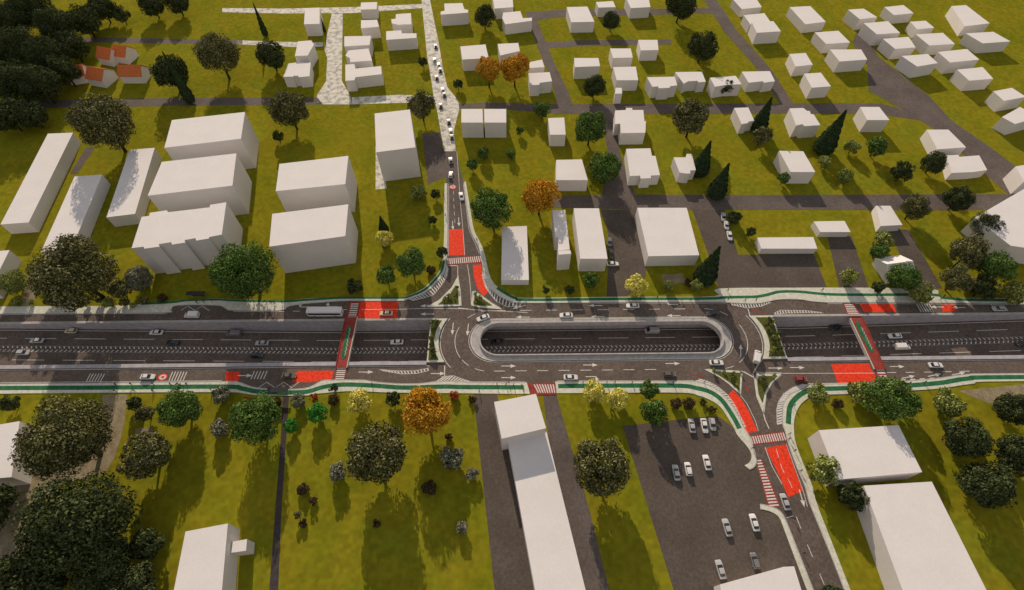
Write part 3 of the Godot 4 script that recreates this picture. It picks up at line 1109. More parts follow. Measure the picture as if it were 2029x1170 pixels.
	pavement([919, 362, 925, 410, 932, 455, 943, 480, 952, 502, 956, 525, 958, 545, 964, 563, 975, 577, 992, 589, 1012, 598, 1040, 601, 1200, 600, 1400, 599, 1440, 600, 1480, 602, 1508, 601, 1544, 594, 1585, 594, 1604, 597, 1640, 600, 1700, 600, 1900, 601, 2029, 603, 2900, 606],
		[923, 360, 931, 410, 939, 455, 951, 480, 960, 502, 965, 525, 970, 545, 978, 561, 994, 575, 1019, 587, 1045, 591, 1240, 589, 1415, 588, 1422, 573, 1560, 571, 1720, 571, 1850, 574, 1872, 589, 2029, 592, 2900, 596],
		[985, 571, 1000, 581, 1022, 592, 1045, 595, 1240, 593, 1400, 592.5, 1440, 590, 1495, 589, 1520, 585, 1545, 579, 1585, 579, 1640, 584, 1720, 585, 1850, 585, 1880, 592, 2029, 596, 2900, 600], 1.15, "pavement with wavy green cycle lane beside the low pavilions")
	pavement([-900, 768, -200, 764, 0, 762, 200, 760, 439, 757, 473, 758, 512, 770, 601, 771, 636, 756, 660, 754, 720, 754, 737, 757, 784, 761, 830, 761, 866, 757, 905, 757, 933, 759, 1000, 759.5, 1044, 759],
		[-900, 790, -200, 784, 0, 781, 200, 779, 440, 778, 480, 780, 512, 784, 601, 785, 630, 781, 694, 776, 782, 779, 895, 780, 1000, 781, 1050, 781],
		[-900, 779, -200, 773, 0, 770, 200, 769, 440, 767, 480, 771, 515, 777, 600, 778, 640, 768, 680, 763, 740, 765, 800, 769, 880, 767, 920, 768, 1038, 768.5], 1.5, "pavement with green cycle lane along the parkland")
	pavement([1100, 757, 1200, 756.5, 1330, 756, 1375, 757, 1400, 763, 1422, 774, 1440, 791, 1455, 810, 1466, 831, 1474, 848, 1484, 863, 1492, 886, 1499, 911, 1495, 925, 1485, 931],
		[1103, 780, 1200, 779.5, 1350, 779, 1385, 785, 1410, 795, 1428, 808, 1440, 825, 1448, 838, 1455, 850, 1462, 864, 1480, 885, 1488, 898, 1489, 909, 1484, 918, 1475, 923],
		[1106, 766, 1330, 765, 1380, 770, 1410, 779, 1430, 794, 1446, 816, 1458, 836, 1465, 850], 1.5, "pavement with green cycle lane curving past the car park")
	pavement([1506, 1000, 1525, 1004, 1543, 1012, 1553, 1024, 1565, 1052, 1590, 1115, 1615, 1178, 1650, 1262],
		[1507, 1010, 1522, 1013, 1537, 1020, 1546, 1030, 1556, 1056, 1579, 1117, 1603, 1180, 1638, 1264], [], 1.0, "narrow pavement between the car park and the side street")
	pavement([2900, 736, 2029, 741, 1917, 743, 1854, 751, 1763, 758, 1690, 761, 1611, 763, 1596, 769, 1568, 781, 1556, 795, 1551, 810, 1551, 841, 1556, 856, 1562, 880, 1578, 925, 1595, 965, 1605, 1000, 1642, 1090, 1675, 1175, 1706, 1260],
		[2900, 752, 2029, 756, 1930, 761, 1860, 771, 1763, 777, 1700, 781, 1618, 784, 1600, 791, 1584, 806, 1575, 828, 1573, 850, 1577, 880, 1592, 920, 1610, 965, 1619, 1000, 1654, 1090, 1687, 1175, 1718, 1258],
		[2900, 743, 2029, 748, 1920, 751, 1860, 760, 1763, 767, 1650, 771, 1611, 772, 1594, 778, 1577, 790, 1565, 808, 1562, 841], 1.5, "pavement with green cycle lane past the big white sheds")

	# --- islands
	island([845, 609, 870, 595, 895, 570, 908, 546, 912, 575, 913, 607], [868, 604, 890, 586, 903, 566, 907, 572, 909, 604], "planted wedge island between two lanes of the side street", "in the wedge island beside the blocks", 8)
	island([934, 606, 936, 578, 941, 577, 957, 588, 975, 601, 996, 614, 950, 610], [939, 605, 940, 584, 955, 592, 975, 606, 955, 607], "small planted wedge island beside the curved red lane", "in the small wedge island", 6)
	island([1396, 733, 1403, 732, 1472, 736, 1468, 783, 1456, 773, 1444, 762, 1425, 748], [1412, 737, 1467, 740, 1465, 775, 1446, 759, 1430, 748], "planted triangular island left of the car park street mouth", "in the triangular island by the red lane", 8)
	island([1499, 741, 1549, 741, 1530, 760, 1519, 780, 1512, 819, 1499, 787, 1495, 758], [1503, 746, 1540, 746, 1526, 759, 1515, 780, 1511, 800, 1503, 782, 1500, 760], "planted leaf shaped island in the car park street mouth", "in the leaf shaped island", 8)

	# --- markings
	hatch(rn, px([809, 594, 841, 583, 866, 561, 880, 541, 885, 522]), px([816, 597, 841, 591, 859, 585, 875, 566, 885, 550, 888, 535]), 20, .02)
	hatch(rn, px([956, 540, 962, 563, 975, 578, 992, 590, 1012, 599, 1035, 602]), px([955, 546, 962, 570, 972, 584, 985, 599, 1005, 609, 1030, 607]), 17, .03)
	hatch(rs, px([863, 756, 905, 756, 933, 758]), px([875, 747, 898, 745, 912, 750, 934, 757.5]), 11, .05)
	hatch(rs, px([752, 733, 790, 735.5, 820, 735.5, 850, 730]), px([756, 735, 795, 742, 825, 741, 850, 735]), 15, .02)
	hatch(rs, px([1375, 756, 1400, 762, 1422, 773, 1440, 790, 1455, 809, 1466, 830, 1474, 847]), px([1385, 751, 1403, 756, 1422, 766, 1442, 783, 1456, 802, 1468, 827, 1478, 846]), 21, .02, .5)
	hatch(rs, px([1605, 763, 1596, 768.5, 1568, 780, 1556, 794, 1551, 809, 1550, 841]), px([1592, 761.5, 1570, 769, 1553, 781, 1543, 796, 1539, 812, 1540, 841]), 22, .03, .5)
	hatch(rn, px([1446, 601, 1480, 603, 1508, 602, 1526, 598]), px([1452, 605, 1480, 611, 1508, 608, 1528, 600]), 15, -.03)
	hatch(rn, px([1534, 621, 1547, 615, 1598, 616, 1628, 619.5]), px([1536, 623.5, 1560, 621, 1600, 620.5, 1632, 621]), 17, -.02)
	# lines of the roundabout
	var arc := func(L: float, r: float, a0: float, a1: float, side: float) -> PackedVector3Array:
		var out := PackedVector3Array()
		for i in 41:
			var a := lerpf(a0, a1, i / 40.0)
			out.append(T(side * (L + cos(a) * r), sin(a) * r))
		return out
	var H := PI / 2
	for s: float in [-1.0, 1.0]:
		line(rn, arc.call(39.0, 15.1, -.62, .75, s), .2, LINE, "edge_line")
		line(rn, arc.call(36.2, 8.35, -H, H, s), .16, LINE, "edge_line")
		line(rn, arc.call(37.5, 11.7, -.45, .6, s), .2)
		dashes(rn, arc.call(37.5, 11.7, .7, H, s), 3, 2.4, .2)
		dashes(rn, arc.call(37.5, 11.7, -H, -.5, s), 3, 2.4, .2)
	line(rn, tpoly([-36, -8.4, 36, -8.4]), .18, LINE, "edge_line")
	line(rs, tpoly([-36, 8.4, 36, 8.4]), .18, LINE, "edge_line")
	dashes(rn, tpoly([-36, -11.7, 36, -11.7]), 4, 5)
	dashes(rs, tpoly([-36, 11.7, 20, 11.7]), 3.6, 3.4)
	line(rn, px([1012, 600, 1200, 601.5, 1440, 601]), .16, LINE, "edge_line")
	line(rs, px([934, 757.5, 1040, 757.5]), .16, LINE, "edge_line")
	line(rs, px([1104, 755.5, 1375, 755]), .16, LINE, "edge_line")
	# frontage roads
	line(rn, tpoly([-330, -8.85, -57, -8.85]), .18, LINE, "edge_line")
	line(rs, tpoly([-330, 9.6, -57, 9.6]), .18, LINE, "edge_line")
	line(rn, tpoly([61, -8.85, 300, -8.85]), .18, LINE, "edge_line")
	line(rs, tpoly([61, 9.6, 300, 9.6]), .18, LINE, "edge_line")
	line(rn, px([0, 624, 330, 622]), .16, LINE, "edge_line")
	line(rn, px([462, 618, 552, 618]), .16, LINE, "edge_line")
	dashes(rn, px([548, 618, 600, 617, 690, 614]), 2.5, 3)
	line(rn, px([716, 614, 790, 613.5, 850, 611.5]), .18)
	line(rn, px([700, 632, 880, 632.5]), .16)
	line(rn, px([850, 611.5, 914, 612.5, 960, 616, 1000, 617.5, 1045, 620]), .2)
	line(rn, px([908, 611, 928, 613]), .35, LINE, "give_way_line")
	line(rn, px([1640, 602.5, 1700, 602, 2029, 604]), .16, LINE, "edge_line")
	line(rn, px([1482, 611, 1487, 629, 1492, 634]), .3, LINE, "give_way_line")
	line(rs, px([1473, 737, 1493, 748]), .4, LINE, "give_way_line")
	line(rs, px([881, 725, 881, 748]), .3, LINE, "give_way_line")
	line(rs, px([0, 759, 439, 755]), .16, LINE, "edge_line")
	line(rs, px([1549, 740.5, 1650, 740.5, 1735, 740]), .18)
	dashes(rs, px([1758, 739, 1850, 738, 1925, 736]), 3, 3)
	line(rs, px([1500, 738.5, 1549, 739]), .16)
	line(rs, px([1600, 761, 1690, 759.5, 1763, 756]), .16, LINE, "edge_line")
	for k in 14: line(rs, px([1766 + k * 19, 755.5 - k * 1.05, 1776 + k * 19, 754.5 - k * 1.0]), .5, LINE, "edge_block")
	# side street marks (north)
	line(arm, px([905, 300, 908, 340, 912, 400, 917, 452, 921, 507]), .16)
	dashes(arm, px([897, 340, 899, 400, 902, 453]), 2, 2, .16)
	line(rn, px([889, 365, 889, 455, 888, 508]), .14, LINE, "edge_line")
	line(rn, px([918, 365, 929, 455, 950, 503]), .14, LINE, "edge_line")
	line(rn, px([907, 527, 907, 548, 912, 575, 914, 606]), .2)
	line(rn, px([926, 525, 930, 550, 933, 580, 934, 606]), .2)
	line(rn, px([888, 527, 906, 527]), .3, LINE, "give_way_line")
	# side street marks (south)
	line(rs, px([1496, 757, 1492, 741, 1500, 727, 1513, 710]), .2)
	line(rs, px([1470, 740, 1468, 785, 1480, 800, 1497, 835, 1503, 855]), .18)
	line(rs, px([1513, 820, 1516, 832, 1524, 850]), .3)
	line(rs, px([1549, 743, 1530, 760, 1519, 780, 1514, 818]), .2)
	line(rs, px([1516, 887, 1530, 925, 1550, 960]), .2)
	dashes(rs, px([1538, 890, 1550, 930, 1567, 960, 1576, 985]), 2.6, 1.8, .16)
	line(rs, px([1558, 880, 1576, 930, 1592, 974, 1600, 1005]), .16, LINE, "edge_line")
	dashes(rs, px([1578, 1025, 1600, 1080, 1640, 1175]), 3, 4, .18)
	line(rs, px([1559, 1027, 1572, 1023]), .25, LINE, "give_way_line")
	# red surfacing and crossings
	red_patch(rn, [712, 599, 789, 599, 787, 632, 706, 632])
	red_patch(rs, [590, 735.5, 661, 735, 657, 753.5, 636, 754, 620, 758, 580, 758, 578, 745])
	red_patch(rs, [448, 737, 472, 736.5, 477, 744, 472, 756, 445, 756])
	red_patch(rn, [889.5, 455, 917, 454, 920.5, 506, 889, 507])
	red_patch(rn, [937, 526, 953, 524, 957, 546, 969, 577, 958, 588, 946, 572, 939, 550])
	red_patch(rs, [1442, 784, 1453, 773, 1470, 793, 1485, 818, 1501, 855, 1480, 859, 1466, 828])
	red_patch(rs, [1517, 888, 1557, 881, 1591, 974, 1562, 986, 1545, 945])
	red_patch(rs, [1647, 722.5, 1721, 721, 1740, 758, 1660, 760])
	red_patch(rn, [1704, 603, 1770, 603, 1776, 619, 1712, 619])
	red_patch(rn, [1866, 604, 1892, 604, 1896, 618, 1868, 618])
	crosswalk(rn, [885, 511, 953, 506, 957, 521, 886, 526], 17, "dull_red", true)
	crosswalk(rs, [1484, 864, 1553, 855, 1560, 875, 1490, 883], 15, "dull_red", true)
	crosswalk(rs, [1497, 911, 1509, 910, 1547, 1004, 1522, 1006], 16, "dull_red", false)
	var dr := setting("street", sheet([1044, 760, 1100, 759, 1103, 783, 1052, 783], PAVE + .004), M["dull_red"], "red crossing over the access road mouth")
	crosswalk(dr, [1054, 760, 1098, 760, 1102, 782, 1066, 782], 8, "", true, PAVE + .006)
	put(ribbon(px([512, 769, 528, 758, 545, 769, 562, 758, 578, 769, 592, 758]), .2, LINE), "zigzag_line", M["line"], rs)
	put(ribbon(px([358, 616, 372, 607, 386, 616, 400, 607, 414, 616]), .2, LINE), "zigzag_line", M["line"], rn)
	for r in [[170, 198, 741, 758, 9, 6], [334, 362, 737, 756, 8, 6], [497, 522, 736, 752, 7, 5]]: rumble(rs, r[0], r[1], r[2], r[3], r[4], r[5])
	for r in [[1826, 1851, 602, 619, -10, 6], [1975, 1998, 602, 617, -12, 6]]: rumble(rn, r[0], r[1], r[2], r[3], r[4], r[5])
	for a in [[1180, 606, -1, 0, 0], [1185, 628, -1, 0, 0], [1330, 604, -1, 0, 1], [1335, 626, -1, 0, 0], [1028, 609, -1, .25, 0], [1036, 629, -1, 0, 0], [846, 623, -1, 0, 0], [846, 606, -1, .1, 0], [600, 609, -1, 0, 1], [655, 608, -1, 0, 1], [1900, 610, -1, 0, 0], [1858, 609, -1, 0, 0], [897, 652, -.1, 1, 0], [927, 654, -.1, 1, 0], [909, 440, .05, 1, 0], [897, 447, .05, 1, 0]]:
		arrow(rn, a[0], a[1], a[2], a[3], a[4])
	for a in [[1008, 726, 1, 0, 0], [1008, 749, 1, 0, 0], [1170, 724, 1, 0, 0], [1175, 747, 1, 0, 1], [1333, 721, 1, 0, 0], [1468, 695, 0, -1, 0], [1537, 730, 1, 0, 0], [1580, 729, 1, 0, 0], [1778, 727, 1, 0, 0], [1800, 748, 1, -.2, 0], [1852, 744, 1, -.2, 0], [1900, 741, 1, -.2, 0], [485, 745, 1, 0, 0], [725, 738, 1, 0, 0], [868, 741, 1, 0, 0], [1589, 988, .3, 1, 0]]:
		arrow(rs, a[0], a[1], a[2], a[3], a[4])
	arrow(rs, 1481, 765, .05, 1, 0, "dull_red")
	arrow(rs, 1382, 745, 1, .2, 0, "dull_red")
	arrow(rn, 1502, 618, -1, -.2, 0, "dull_red")
	# speed roundels
	for r in [[322, 748, rs, LINE], [897, 371, arm, LINE]]:
		var c := P(r[0], r[1])
		for q in [[1.5, "red", .0], [1.1, "line", .006], [.55, "red", .012]]:
			var pp := PackedVector3Array()
			for i in 20: pp.append(c + Vector3(cos(TAU * i / 20) * (q[0] as float), 0, sin(TAU * i / 20) * (q[0] as float) * .8))
			var sst := mb()
			flat(sst, pp, (r[3] as float) + (q[2] as float))
			put(sst, "speed_roundel", M[q[1]], r[2])
	build_footbridges()

func build_footbridges():
	var spec := [
		["west", [691, 599, 715, 599, 683, 754, 661, 754], [696, 601, 711, 601, 704, 636, 688, 636], [668, 729, 686, 729, 681, 753, 664, 753], 8, 6, [688, 650, 692, 646, 696, 650, 690, 684, 685, 707, 680, 713, 676, 710, 680, 684], 1],
		["east", [1669, 602, 1695, 602, 1763, 757, 1742, 757], [1673, 603, 1690, 603, 1703, 624, 1681, 624], [1728, 713, 1745, 713, 1760, 755, 1745, 755], 6, 7, [1696, 638, 1702, 637, 1711, 658, 1722, 676, 1731, 694, 1729, 699, 1723, 696, 1712, 676, 1702, 658], 0]]
	for s in spec:
		var p := px(s[1])
		var c := Vector3.ZERO
		for q in p: c += q
		c /= 4
		var o := thing("footbridge", "red surfaced footbridge with green strip crossing the cutting %s" % ("beside the bus" if s[0] == "west" else "by the big red box markings"), "footbridge", c)
		# the deck spans only the cutting; the red surfacing runs on over both roads
		var sub := PackedVector3Array()
		for t in [.215, .86]: sub.append(p[0].lerp(p[3], t) - c)
		for t in [.86, .215]: sub.append(p[1].lerp(p[2], t) - c)
		put(slab(sub, -.7, .40, true), "deck", M["concrete"], o)
		for t in [[0.0, .2125, .09], [.2155, .8595, .405], [.8625, 1.0, .09]]:
			var r := PackedVector3Array([p[0].lerp(p[3], t[0]) - c, p[1].lerp(p[2], t[0]) - c, p[1].lerp(p[2], t[1]) - c, p[0].lerp(p[3], t[1]) - c])
			var st := mb()
			flat(st, r, t[2])
			put(st, "red_surfacing", M["dull_red"], o)
		var g := px(s[6], .41)
		for i in g.size(): g[i] -= c
		put(slab(g, .406, .5), "green_strip", M["green_lane"], o)
		var zig := PackedVector3Array()
		var a0: Vector3 = p[0].lerp(p[3], .33).lerp(p[1].lerp(p[2], .33), .5) - c
		var a1: Vector3 = p[0].lerp(p[3], .72).lerp(p[1].lerp(p[2], .72), .5) - c
		var e0: Vector3 = (g[1] + g[2]) / 2
		var e1: Vector3 = (g[g.size() / 2 + 1] + g[g.size() / 2]) / 2
		for i in 15: zig.append(e0.lerp(e1, .05 + i / 16.0) + Vector3(.22 if i % 2 else -.22, -e0.y, 0))
		put(ribbon(zig, .16, .515), "strip_marking", M["line"], o)
		for side in [[0, 3], [1, 2]]:
			var rail := PackedVector3Array()
			for t in [.215, .86]: rail.append(p[side[0]].lerp(p[side[1]], t) - c)
			var l := ribbon_side(rail, .1)
			var rr := ribbon_side(rail, -.1)
			put(slab(PackedVector3Array([l[0], l[1], rr[1], rr[0]]), .401, .72), "edge_kerb", M["pavement"] if side[0] == s[7] else M["dull_red"], o)
		for w in [[s[2], s[4]], [s[3], s[5]]]:
			var q := px(w[0])
			var n: int = w[1]
			for i in n:
				var t0 := (i + .25) / n
				var t1 := (i + .75) / n
				var st := mb()
				flat(st, PackedVector3Array([q[0].lerp(q[3], t0) - c, q[1].lerp(q[2], t0) - c, q[1].lerp(q[2], t1) - c, q[0].lerp(q[3], t1) - c]), .106)
				put(st, "crossing_stripe", M["line"], o)

func build_buildings():
	var BL := "white_building"
	var g1 := "big white blocks by the sunken road"
	block_foot([94, 265, 144, 263, 56, 441, 0, 445], 2, 82, 460, "longest narrow white block at the end of the group", g1, BL, "building")
	block_foot([147, 350, 202, 346, 142, 491, 80, 500], 1, 224, 366, "narrow white block next to the longest one, behind a broad tree", g1, BL, "building")
	block_foot([256, 297, 306, 293, 267, 424, 210, 431], 3, 231, 450, "slim white block wedged beside the three stacked wide blocks", g1, BL, "building")
	block_foot([340, 238, 485, 222, 477, 275, 325, 293], 2, 512, 333, "wide white block farthest from the road of the stack of three", g1, BL, "building")
	block_foot([320, 321, 468, 304, 460, 368, 292, 388], 2, 497, 424, "wide white block in the middle of the stack of three", g1, BL, "building")
	block_foot([280, 430, 295, 428, 296, 422, 330, 417, 331, 421, 415, 411, 416, 406, 448, 401, 439, 465, 414, 470, 413, 473, 388, 477, 387, 472, 365, 476, 366, 481, 340, 485, 339, 480, 314, 484, 315, 489, 285, 493, 284, 489, 260, 492], 21, 318, 543, "wide white block with a stepped bay front facing the road", g1, BL, "building")
	block_foot([553, 325, 690, 309, 684, 365, 546, 379], 2, 712, 420, "square white block behind its twin", g1, BL, "building")
	block_foot([539, 424, 690, 405, 684, 468, 533, 489], 3, 570, 542, "square white block in front of its twin, shading the road", g1, BL, "building")
	block_foot([742, 225, 812, 217, 823, 292, 745, 302], 3, 763, 360, "tall white block beside the queueing street", "", BL, "building")
	block([-60, 502, 18, 496, -20, 572, -110, 580], 6.0, "low white block cut by the picture edge near a sandy path", "", BL, "building")
	block([-60, 852, 38, 835, 22, 946, -80, 955], 7.0, "white hall behind the largest park tree", "", BL, "building")
	# middle row along the road
	var g2 := "white buildings along the frontage"
	block_foot([995, 450, 1044, 448, 1048, 555, 993, 555], 3, 996, 565, "low pale flat roofed building beside the round green tree", g2, BL, "building")
	block_foot([1094, 417, 1120, 416, 1129, 494, 1106, 497, 1106, 470, 1101, 470], 2, 1128, 520, "slim white block beside the orange autumn tree", g2, BL, "building")
	block_foot([1106, 498, 1130, 496, 1132, 503, 1107, 505], 3, 1106, 536, "white porch block in front of the slim block", g2, BL, "building")
	block_foot([1137, 413, 1187, 413, 1204, 513, 1150, 513], 3, 1146, 538, "oblong white block with cars parked against its side", g2, BL, "building")
	block_foot([1263, 412, 1361, 412, 1386, 506, 1285, 508], 3, 1279, 528, "broad square white hall between two asphalt yards", g2, BL, "building")
	block_foot([1501, 471, 1612, 470, 1620, 493, 1509, 493], 3, 1498, 503, "long low white pavilion over the asphalt forecourt", g2, BL, "building")
	block_foot([1613, 439, 1674, 438, 1686, 460, 1626, 460], 3, 1617, 470, "small low white shed behind the pavilion", g2, BL, "building")
	block_foot([1736, 408, 1765, 408, 1789, 446, 1746, 448], 3, 1739, 460, "small white house between street and tree on the frontage", g2)
	gabled(1765, 540, 9.5, 9.5, 5.5, .15, "low white gabled shed under a green tree", "", "white_block", "gabled_shed")
	block([1933, 431, 2029, 375, 2120, 420, 2090, 500, 2003, 487], 8.0, "large white hall with slanted front behind dark trees", "", BL, "building")
	# park side
	block_foot([979, 797, 1062, 781, 1082, 849, 994, 870], 3, 1006, 893, "white entrance block at the head of the long building", "", BL, "building")
	block([1006, 874, 1083, 856, 1174, 1225, 1073, 1240], 5.0, "long low white building running through the park", "", BL, "building")
	block([367, 1054, 451, 1038, 434, 1230, 330, 1240], 7.5, "white oblong hall with a small side annex on the lawn", "", BL, "building")
	block([461, 1074, 489, 1069, 487, 1092, 458, 1096], 5.0, "small white annex beside the oblong hall", "", BL, "building")
	block([1623, 853, 1781, 843, 1828, 936, 1661, 951], 7.0, "wide white shed nearest the green cycle lane curve", "big white sheds", BL, "building")
	block([1712, 963, 1847, 955, 1988, 1235, 1815, 1240], 7.0, "long white shed behind the wide shed", "big white sheds", BL, "building")
	block([1427, 1159, 1553, 1124, 1574, 1123, 1610, 1240, 1440, 1250], 5.0, "white building at the end of the car park", "", BL, "building")
	# houses
	var e := "houses of the estate"
	block_foot([914, 216, 956, 216, 957, 243, 914, 243], 3, 917, 273, "white box house of a touching pair, beside the pale street", e)
	block_foot([959, 216, 1003, 216, 1003, 243, 960, 243], 2, 1002, 273, "white box house of a touching pair, away from the pale street", e)
	block_foot([1086, 234, 1118, 233, 1121, 267, 1090, 267], 3, 1092, 290, "small narrow white box house beside a round green tree", e)
	block_foot([1102, 317, 1153, 316, 1165, 357, 1102, 357], 3, 1104, 379, "white box house above the orange autumn tree", e)
	block_foot([1219, 219, 1240, 218, 1241, 214, 1253, 214, 1253, 218, 1275, 218, 1277, 240, 1280, 240, 1279, 263, 1231, 264, 1229, 245, 1219, 246], 9, 1233, 287, "white box house with chimney notch beside the alley", e)
	block_foot([1241, 295, 1289, 294, 1292, 309, 1299, 309, 1308, 347, 1290, 348, 1290, 353, 1270, 354, 1268, 348, 1248, 349], 4, 1301, 366, "white box house with a front bay beside the alley", e)
	block_foot([1335, 312, 1360, 312, 1361, 305, 1371, 305, 1379, 337, 1368, 338, 1368, 344, 1358, 344, 1347, 342], 8, 1340, 361, "small white house with notched roof beside two conifers", e)
	block_foot([1455, 214, 1483, 213, 1495, 239, 1484, 241, 1482, 244, 1470, 246], 5, 1463, 266, "small white house near the brown leafed tree by the street", e)
	block_foot([1565, 215, 1592, 214, 1600, 220, 1605, 220, 1607, 226, 1613, 227, 1626, 248, 1595, 250, 1590, 246, 1578, 249], 6, 1618, 272, "white house with stepped roof outline beside the tall conifer", e)
	block_foot([1705, 212, 1743, 212, 1763, 238, 1719, 238], 3, 1706, 262, "plain white box house on the corner of the diagonal street", e)
	block_foot([1544, 299, 1592, 300, 1616, 341, 1567, 341], 2, 1607, 364, "plain white box house with a bush at its front corner", e)
	block_foot([1837, 257, 1880, 257, 1915, 292, 1858, 296], 3, 1828, 314, "white house beside the diagonal street above a dark tree", e)
	block_foot([1876, 308, 1900, 307, 1902, 311, 1941, 308, 1957, 337, 1930, 341, 1886, 343], 6, 1866, 357, "white house with ragged roof edge behind a dark tree", e)
	block([2013, 330, 2060, 322, 2090, 350, 2030, 360], 7.0, "white house cut by the picture edge across the diagonal street", e)
	block_foot([1265, 79, 1303, 79, 1305, 99, 1270, 100], 3, 1271, 121, "white box house standing alone beside the short lane", e)
	block_foot([1209, 96, 1250, 96, 1254, 114, 1215, 115], 3, 1213, 137, "white box house behind its larger neighbour near the lane", e)
	block_foot([1215, 133, 1260, 132, 1265, 159, 1222, 159], 2, 1264, 180, "larger white box house in front of another near the lane", e)
	block_foot([1220, 174, 1232, 174, 1233, 185, 1219, 186], 3, 1215, 206, "tiny white hut at the kerb of the crossing street", e, "white_hut", "hut")
	block_foot([1138, 115, 1186, 115, 1189, 131, 1139, 133], 3, 1140, 157, "white box house on the lawn inside the sloping street", e)
	block_foot([1282, 153, 1337, 152, 1342, 169, 1328, 171, 1327, 174, 1306, 175, 1304, 171, 1293, 172], 7, 1284, 195, "white bay fronted house first in the row of four", "row of four along the crossing street")
	block_foot([1338, 143, 1391, 142, 1399, 162, 1384, 163, 1382, 160, 1364, 161, 1355, 166], 6, 1344, 186, "white bay fronted house second in the row of four", "row of four along the crossing street")
	block_foot([1407, 154, 1440, 152, 1458, 150, 1470, 167, 1440, 168, 1417, 172], 5, 1412, 195, "white house third in the row, behind a small dark tree", "row of four along the crossing street")
	block_foot([1470, 142, 1526, 141, 1536, 161, 1514, 164, 1512, 161, 1484, 164], 5, 1476, 183, "white bay fronted house last in the row of four", "row of four along the crossing street")
	# left of the pale streets
	block_foot([604, 16, 633, 15, 633, 47, 602, 48], 2, 640, 71, "white box house at the far corner of the pale street", e)
	block([590, 82, 616, 80, 622, 88, 609, 110, 584, 111], 7.5, "white box house with cut corner beside the pale street", e)
	block_foot([571, 126, 592, 123, 615, 124, 613, 151, 592, 153, 590, 150, 582, 150, 580, 152, 561, 152], 8, 571, 173, "wide white house with a porch notch beside the pale street", e)
	block([682, 72, 735, 71, 732, 89, 682, 92], 6.5, "white box house at the back of three behind the L shaped one", e)
	block([690, 100, 730, 96, 737, 120, 694, 123, 693, 115, 684, 110], 6.5, "white box house in the middle behind the L shaped one", e)
	block_foot([684, 128, 702, 127, 704, 136, 755, 131, 756, 147, 704, 153, 702, 159, 684, 160], 4, 759, 169, "L shaped white house at the mouth of the pale street", e)
	block_foot([715, 5, 747, 4, 746, 18, 714, 19], 3, 716, 38, "white box house on the farthest pale lane", e)
	block_foot([715, 40, 747, 39, 751, 53, 715, 56], 2, 753, 75, "white box house one plot in from the farthest pale lane", e)
	block([775, 38, 784, 37, 784, 28, 814, 26, 815, 48, 788, 49, 776, 46], 6.5, "white house with side wing behind a wide notched one", e)
	block_foot([765, 62, 795, 60, 796, 66, 825, 66, 825, 75, 765, 79], 5, 767, 101, "wide white house with a notched roof", e)
	block_foot([880, 7, 916, 6, 920, 18, 928, 20, 927, 25, 873, 29, 873, 23, 881, 21], 5, 876, 52, "white house with stepped roof across the queueing street", e)
	block([975, -12, 1015, -13, 1017, 14, 980, 17], 6.0, "white box house at the farthest edge behind a dark tree", e)
	block_foot([997, 25, 1031, 22, 1036, 36, 1054, 35, 1054, 41, 1001, 48, 995, 36], 5, 999, 69, "white house with a side wing beside the sloping street", e)
	block_foot([912, 92, 962, 88, 968, 115, 916, 118], 3, 918, 141, "white box house half behind two golden trees", e)
	block([986, 87, 1027, 85, 1030, 101, 991, 110], 6.0, "white box house right behind two golden trees", e)
	block([1050, 123, 1074, 118, 1079, 133, 1048, 135], 5.5, "small white box house behind its neighbour on the sloping street", e)
	block_foot([1047, 145, 1089, 143, 1094, 161, 1070, 164, 1068, 168, 1050, 169], 5, 1054, 191, "white house with notched front beside the golden trees", e)
	block_foot([1123, 14, 1164, 13, 1178, 43, 1132, 44], 3, 1131, 65, "large white box house beside the farthest grey lane", e)
	block_foot([1181, 4, 1215, 2, 1220, 14, 1186, 15], 3, 1187, 34, "white box house behind a dark round tree on the far lane", e)
	block_foot([1240, -6, 1285, -6, 1289, 14, 1250, 16], 3, 1253, 37, "white box house last along the farthest grey lane", e)
